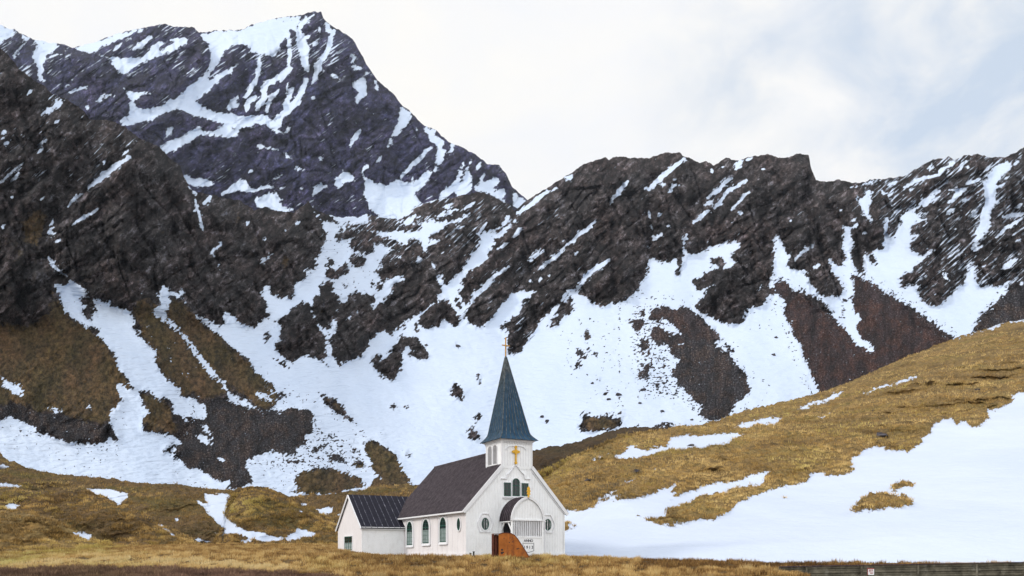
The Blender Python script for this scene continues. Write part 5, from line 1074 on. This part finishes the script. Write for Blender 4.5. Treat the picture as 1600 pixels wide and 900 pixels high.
# downpipe with a cross arm right of the porch
dp = MB(); c, z = front_pt(851.3, 815, -PD + .3)
dp.cyl((c, -PD + .3, G0), (c, -PD + .3, z), .05); dp.bar((c - .22, -PD + .3, z + .02), (c + .10, -PD + .3, z + .02), .09, .09); dp.build('downpipe', M_TRIM, church)
# choir wing behind
SX, SY, SD = -4.62, 15.7, 9.0; SE, SR = 2.86, 6.30
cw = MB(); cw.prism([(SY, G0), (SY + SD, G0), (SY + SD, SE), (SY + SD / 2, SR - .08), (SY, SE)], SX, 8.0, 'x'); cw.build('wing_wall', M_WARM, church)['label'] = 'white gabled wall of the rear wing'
cb = MB(); cb.box(SX, -.05, SY - .03, SY - .001, G0, SE - .02)
for x in np.arange(SX + .05, -.1, .29): cb.box(x - .025, x + .025, SY - .055, SY - .031, G0, SE - .2)
cb.box(SX - .05, -.05, SY - .30, SY - .058, SE - .30, SE - .06); cb.build('wing_boarding', M_WHITE, church)
def wing_slope(mb, ye, ze, yr, zr, x0, x1, th=.10):
    mb.add([(x0, ye, ze), (x0, yr, zr), (x1, yr, zr), (x1, ye, ze), (x0, ye, ze + th), (x0, yr, zr + th), (x1, yr, zr + th), (x1, ye, ze + th)],
           [(0, 3, 2, 1), (4, 5, 6, 7), (0, 1, 5, 4), (1, 2, 6, 5), (2, 3, 7, 6), (3, 0, 4, 7)])
k = (SR - SE) / (SD / 2); OW = .32
wr = MB(); wing_slope(wr, SY - OW, SE - OW * k, SY + SD / 2, SR, SX - .12, 8.2); wing_slope(wr, SY + SD + OW, SE - OW * k, SY + SD / 2, SR, SX - .12, 8.2)
wrf = wr.build('wing_roof', M_ROOF2, church)
s = MB()
for x in np.arange(SX + .35, 7.9, .62): s.bar((x, SY - OW, SE - OW * k + .12), (x, SY + SD / 2, SR + .12), .06, .06)
s.build('seam', M_SEAM, wrf)
for ye in (SY - OW, SY + SD + OW): MB().bar((SX - .17, ye, SE - OW * k - .02), (SX - .17, SY + SD / 2, SR - .02), .08, .22).build('bargeboard', M_TRIM, church)
ya, zt = side_pt(551, 838, SX); yb_, zb = side_pt(539, 860, SX)
window(rect((ya + yb_) / 2, (HZ - 860) / F * 85, (HZ - 838) / F * 85, abs(ya - yb_) / 2), SX - .001, 'x', -1, 4, 4, 'square green framed window in the rear wing gable', .12, True)

# rusted ship plate in front of the porch
D0_ = 66.0
def wpt(px, py, d): return ((px - 800) / F * d, d, (HZ - py) / F * d)
rp = thing('rusty_steel_plate', 'curved orange rusted steel hull section with holes standing in front of the church porch', 'scrap metal', wpt(770, 871, D0_), math.radians(9))
kx = D0_ / F
prof = [((a - 770) * kx * 1.0, (871 - b) * kx) for a, b in ((779.5, 873), (779.2, 834.8), (785, 833.2), (791, 832.8), (798.7, 833.5), (803, 835.5), (806.7, 838.7), (811.5, 845), (816, 852), (821.5, 860.5), (826.7, 868.7), (829, 873))]
mm = MB(); mm.prism(prof, 0, .05, 'y'); fp = mm.build('front_plate', M_RUST, rp)
lip = MB()
for p, q in zip(prof[1:-1], prof[2:]): lip.bar((p[0], .35, p[1] + .02), (q[0], .35, q[1] + .02), .74, .05)
lip.bar((-.02, .35, prof[1][1] + .03), (prof[1][0] + .02, .35, prof[1][1] + .03), .74, .06)
lip.build('rim', M_RUSTD, rp)
bk = MB(); bk.box(0, prof[6][0], .70, .76, -.15, prof[1][1] - .03); bk.build('back_plate', M_RUSTD, rp)
ps = MB(); ps.box(-.02, .09, .02, .12, -.15, prof[1][1]); ps.box(.26, .36, .30, .40, -.15, prof[1][1] - .02); ps.box(0, .03, .55, .70, -.15, prof[1][1] - .02); ps.build('upright', M_RUSTD, rp)
for a, b_, r_ in ((788, 841, .045), (797.5, 840.5, .04), (796, 847.5, .05), (801, 846.5, .04), (803.5, 841.5, .03), (809, 857.5, .06), (785, 859, .09), (784, 864, .10), (786.5, 863, .06), (811.5, 857, .05), (800.5, 852, .03)):
    MB().prism([(u_ + .3 * r_ * math.sin(7 * v_), v_) for u_, v_ in oval((a - 770) * kx, (871 - b_) * kx, r_, r_ * .9, 9)], -.006, -.001, 'y').build('rust_hole', M_IRON, fp)
x_ = (803.3 - 770) * kx; MB().box(x_ - .012, x_ + .012, -.012, -.001, -.1, 1.45).build('plate_joint', M_RUSTD, fp)

# twin mooring bollard beside the corner of the church
p = wpt(737.5, 869, 67.0); bo = thing('mooring_bollard', 'small black twin iron bollard at the left front corner of the church', 'bollard', p)
m = MB(); m.box(-.26, .26, -.12, .12, -.2, .05); m.build('base', M_IRON, bo, .01)
for q, h_ in ((-.14, .22), (.14, .34)):
    m = MB(); m.cyl((q, 0, .051), (q, 0, h_), .07); m.cyl((q, 0, h_), (q + .01, 0, h_ + .06), .10); m.build('post', M_IRON, bo)

# timber retaining wall on the right with its little sign
WD = 46.0
wa = Vector(wpt(1217, 886.3, WD + 3.0)); wb = Vector(wpt(1700, 877.5, WD - 1.0)); ang = math.atan2(wb.y - wa.y, wb.x - wa.x); Lw = (wb.xy - wa.xy).length
rw = thing('timber_retaining_wall', 'long low wall of dark weathered horizontal boards at the lower right edge', 'wall', (wa.x, wa.y, 0), ang)
M_BOARD = solid('weathered_board', (.11, .10, .075), .9, .55, 1.6, ((.26, .25, .21), .6), bump=.02)
M_CAP = solid('dark_cap_board', (.030, .022, .040), .8, .3, 3)
m = MB(); z = 0; i = 0
top0, top1 = wa.z, wb.z
while z < 1.6:
    h_ = .14; off = .06 if i % 2 else 0
    m.add([(0, off, top0 - z), (Lw, off, top1 - z), (Lw, off, top1 - z - h_ + .02), (0, off, top0 - z - h_ + .02), (0, .14, top0 - z), (Lw, .14, top1 - z), (Lw, .14, top1 - z - h_ + .02), (0, .14, top0 - z - h_ + .02)],
          [(0, 3, 2, 1), (4, 5, 6, 7), (0, 1, 5, 4), (1, 2, 6, 5), (2, 3, 7, 6), (3, 0, 4, 7)]); z += h_; i += 1
m.add([(0, .15, top0 - .02), (Lw, .15, top1 - .02), (Lw, .15, top1 - 1.7), (0, .15, top0 - 1.7), (0, .3, top0 - .02), (Lw, .3, top1 - .02), (Lw, .3, top1 - 1.7), (0, .3, top0 - 1.7)], [(0, 3, 2, 1), (4, 5, 6, 7), (0, 1, 5, 4), (1, 2, 6, 5), (2, 3, 7, 6), (3, 0, 4, 7)])
m.build('boarding', M_BOARD, rw)
m = MB(); m.bar((0, .12, top0 + .03), (Lw, .12, top1 + .03), .40, .04); m.build('cap', M_CAP, rw)
for k_ in range(6):
    x_ = 1.6 + k_ * 3.1; z_ = top0 + (top1 - top0) * x_ / Lw
    m = MB(); m.box(x_ - .05, x_ + .05, -.06, -.001, z_ - 1.7, z_ - .03); m.build('post', M_BOARD, rw)
M_SIGNW = solid('white_enamel', (.75, .75, .78), .5, .05, 6, ((.4, .36, .34), .4)); M_SIGNR = solid('red_enamel', (.30, .06, .05), .7, .2, 5)
u = (1361 - 1217) / (1700 - 1217); p = wa.lerp(wb, u); p = Vector(wpt(1361, 893, p.y - .1))
sg = thing('small_sign', 'tiny white sign with a red edge fixed to the dark board wall', 'sign', p, ang)
m = MB(); m.box(-.17, .17, 0, .02, -.20, .20); m.build('panel', M_SIGNW, sg)
m = MB(); m.box(-.20, -.173, -.01, .02, -.22, .22); m.box(-.17, .17, -.008, -.001, .15, .20); m.build('border', M_SIGNR, sg)
m = MB(); m.box(-.10, -.03, -.006, -.001, .02, .12); m.box(.02, .10, -.006, -.001, .05, .12); m.box(-.12, .12, -.006, -.001, -.04, -.01); m.box(-.06, .12, -.006, -.001, -.12, -.08); m.build('mark', M_SIGNR, sg)

# leaning stake in the meadow on the left
p = Vector(wpt(396.5, 857, 97)); st_ = MB(); st_.bar((0, 0, -.3), (.16, 0, .72), .09, .09); o = st_.build('wooden_stake', M_IRON, None); o.location = p
o['label'] = 'short dark stake leaning in the golden grass before the left mounds'; o['category'] = 'stake'

# boulders lying on the snow and the slopes
def boulder(name, P, sx, sz, seed, mat, label, group):
    r = random.Random(seed); bm = bmesh.new(); bmesh.ops.create_icosphere(bm, subdivisions=2, radius=1)
    for v in bm.verts:
        k_ = 1 + .28 * math.sin(v.co.x * 3 + seed) * math.cos(v.co.z * 4 + seed * 2) + r.uniform(-.16, .16); v.co *= k_
        v.co.x *= sx; v.co.y *= sx * .8; v.co.z *= sz
    me = bpy.data.meshes.new(name); bm.to_mesh(me); bm.free(); o = link_mesh(name, me, mat); o.location = P; o.rotation_euler = (0, 0, r.uniform(0, 6))
    o['label'] = label; o['category'] = 'boulder'; o['group'] = group; return o
M_BLD = solid('boulder_rock', (.045, .040, .045), .9, .6, .6, ((.16, .16, .18), .5))
for i, (a, b_, w_, h_) in enumerate(((716, 541.5, 9, 6), (848, 652, 8, 5), (855, 658.5, 7, 5), (966, 616.5, 10, 6), (951.5, 624, 8, 5), (1005, 609.5, 9, 6), (999, 630, 7, 4), (1035, 643, 9, 4), (907, 571, 5, 3), (1209, 555, 7, 5), (1213, 527.5, 6, 5), (614, 635, 14, 6), (666, 540, 5, 4), (1320, 470, 8, 5), (925, 599, 6, 4), (1027, 601, 8, 5), (1081, 656, 6, 4), (560, 723, 12, 6), (636, 536, 4, 3))):
    P = near.at(a, b_); k_ = P[1] / F
    boulder('boulder', P, w_ * k_ / 2, h_ * k_ / 2, i, M_BLD, 'small dark boulder lying on the snow basin below the crags', 'boulders scattered on the mountain snow')
for i, (a, b_, w_, h_, lb) in enumerate(((1525.5, 612, 13, 6, 'dark flat boulder in the ochre grass near the top right of the hillside'), (1080.5, 696, 12, 5, 'dark boulder at the edge of the long snow patch on the right hill'), (994, 740, 13, 6, 'black rock among the grass above the lower snow strip'), (918, 753, 12, 6, 'low dark rock in the grass right of the church gable'), (1378, 685, 22, 13, 'largest grey outcrop rock in the hillside grass'), (1365, 643, 7, 3, 'small grey stone in the middle of the grassy hillside'))):
    P = right.at(a, b_); k_ = P[1] / F
    o = boulder('boulder', P, w_ * k_ / 2, h_ * k_ / 2, 40 + i, M_BLD, lb, 'boulders on the grassy hillside')

# thin cold air between the viewer and the far peak
m = bpy.data.materials.new('haze_air'); m.use_nodes = True; t = m.node_tree; t.nodes.clear()
v = N(t, 'ShaderNodeVolumePrincipled'); v.inputs['Density'].default_value = 0.000035; v.inputs['Color'].default_value = (.78, .86, 1, 1); v.inputs['Anisotropy'].default_value = .2
o = N(t, 'ShaderNodeOutputMaterial'); t.links.new(v.outputs[0], o.inputs['Volume'])
MB().box(-3450, 3450, -450, 3350, -8, 1320).build('haze', m)['kind'] = 'stuff'
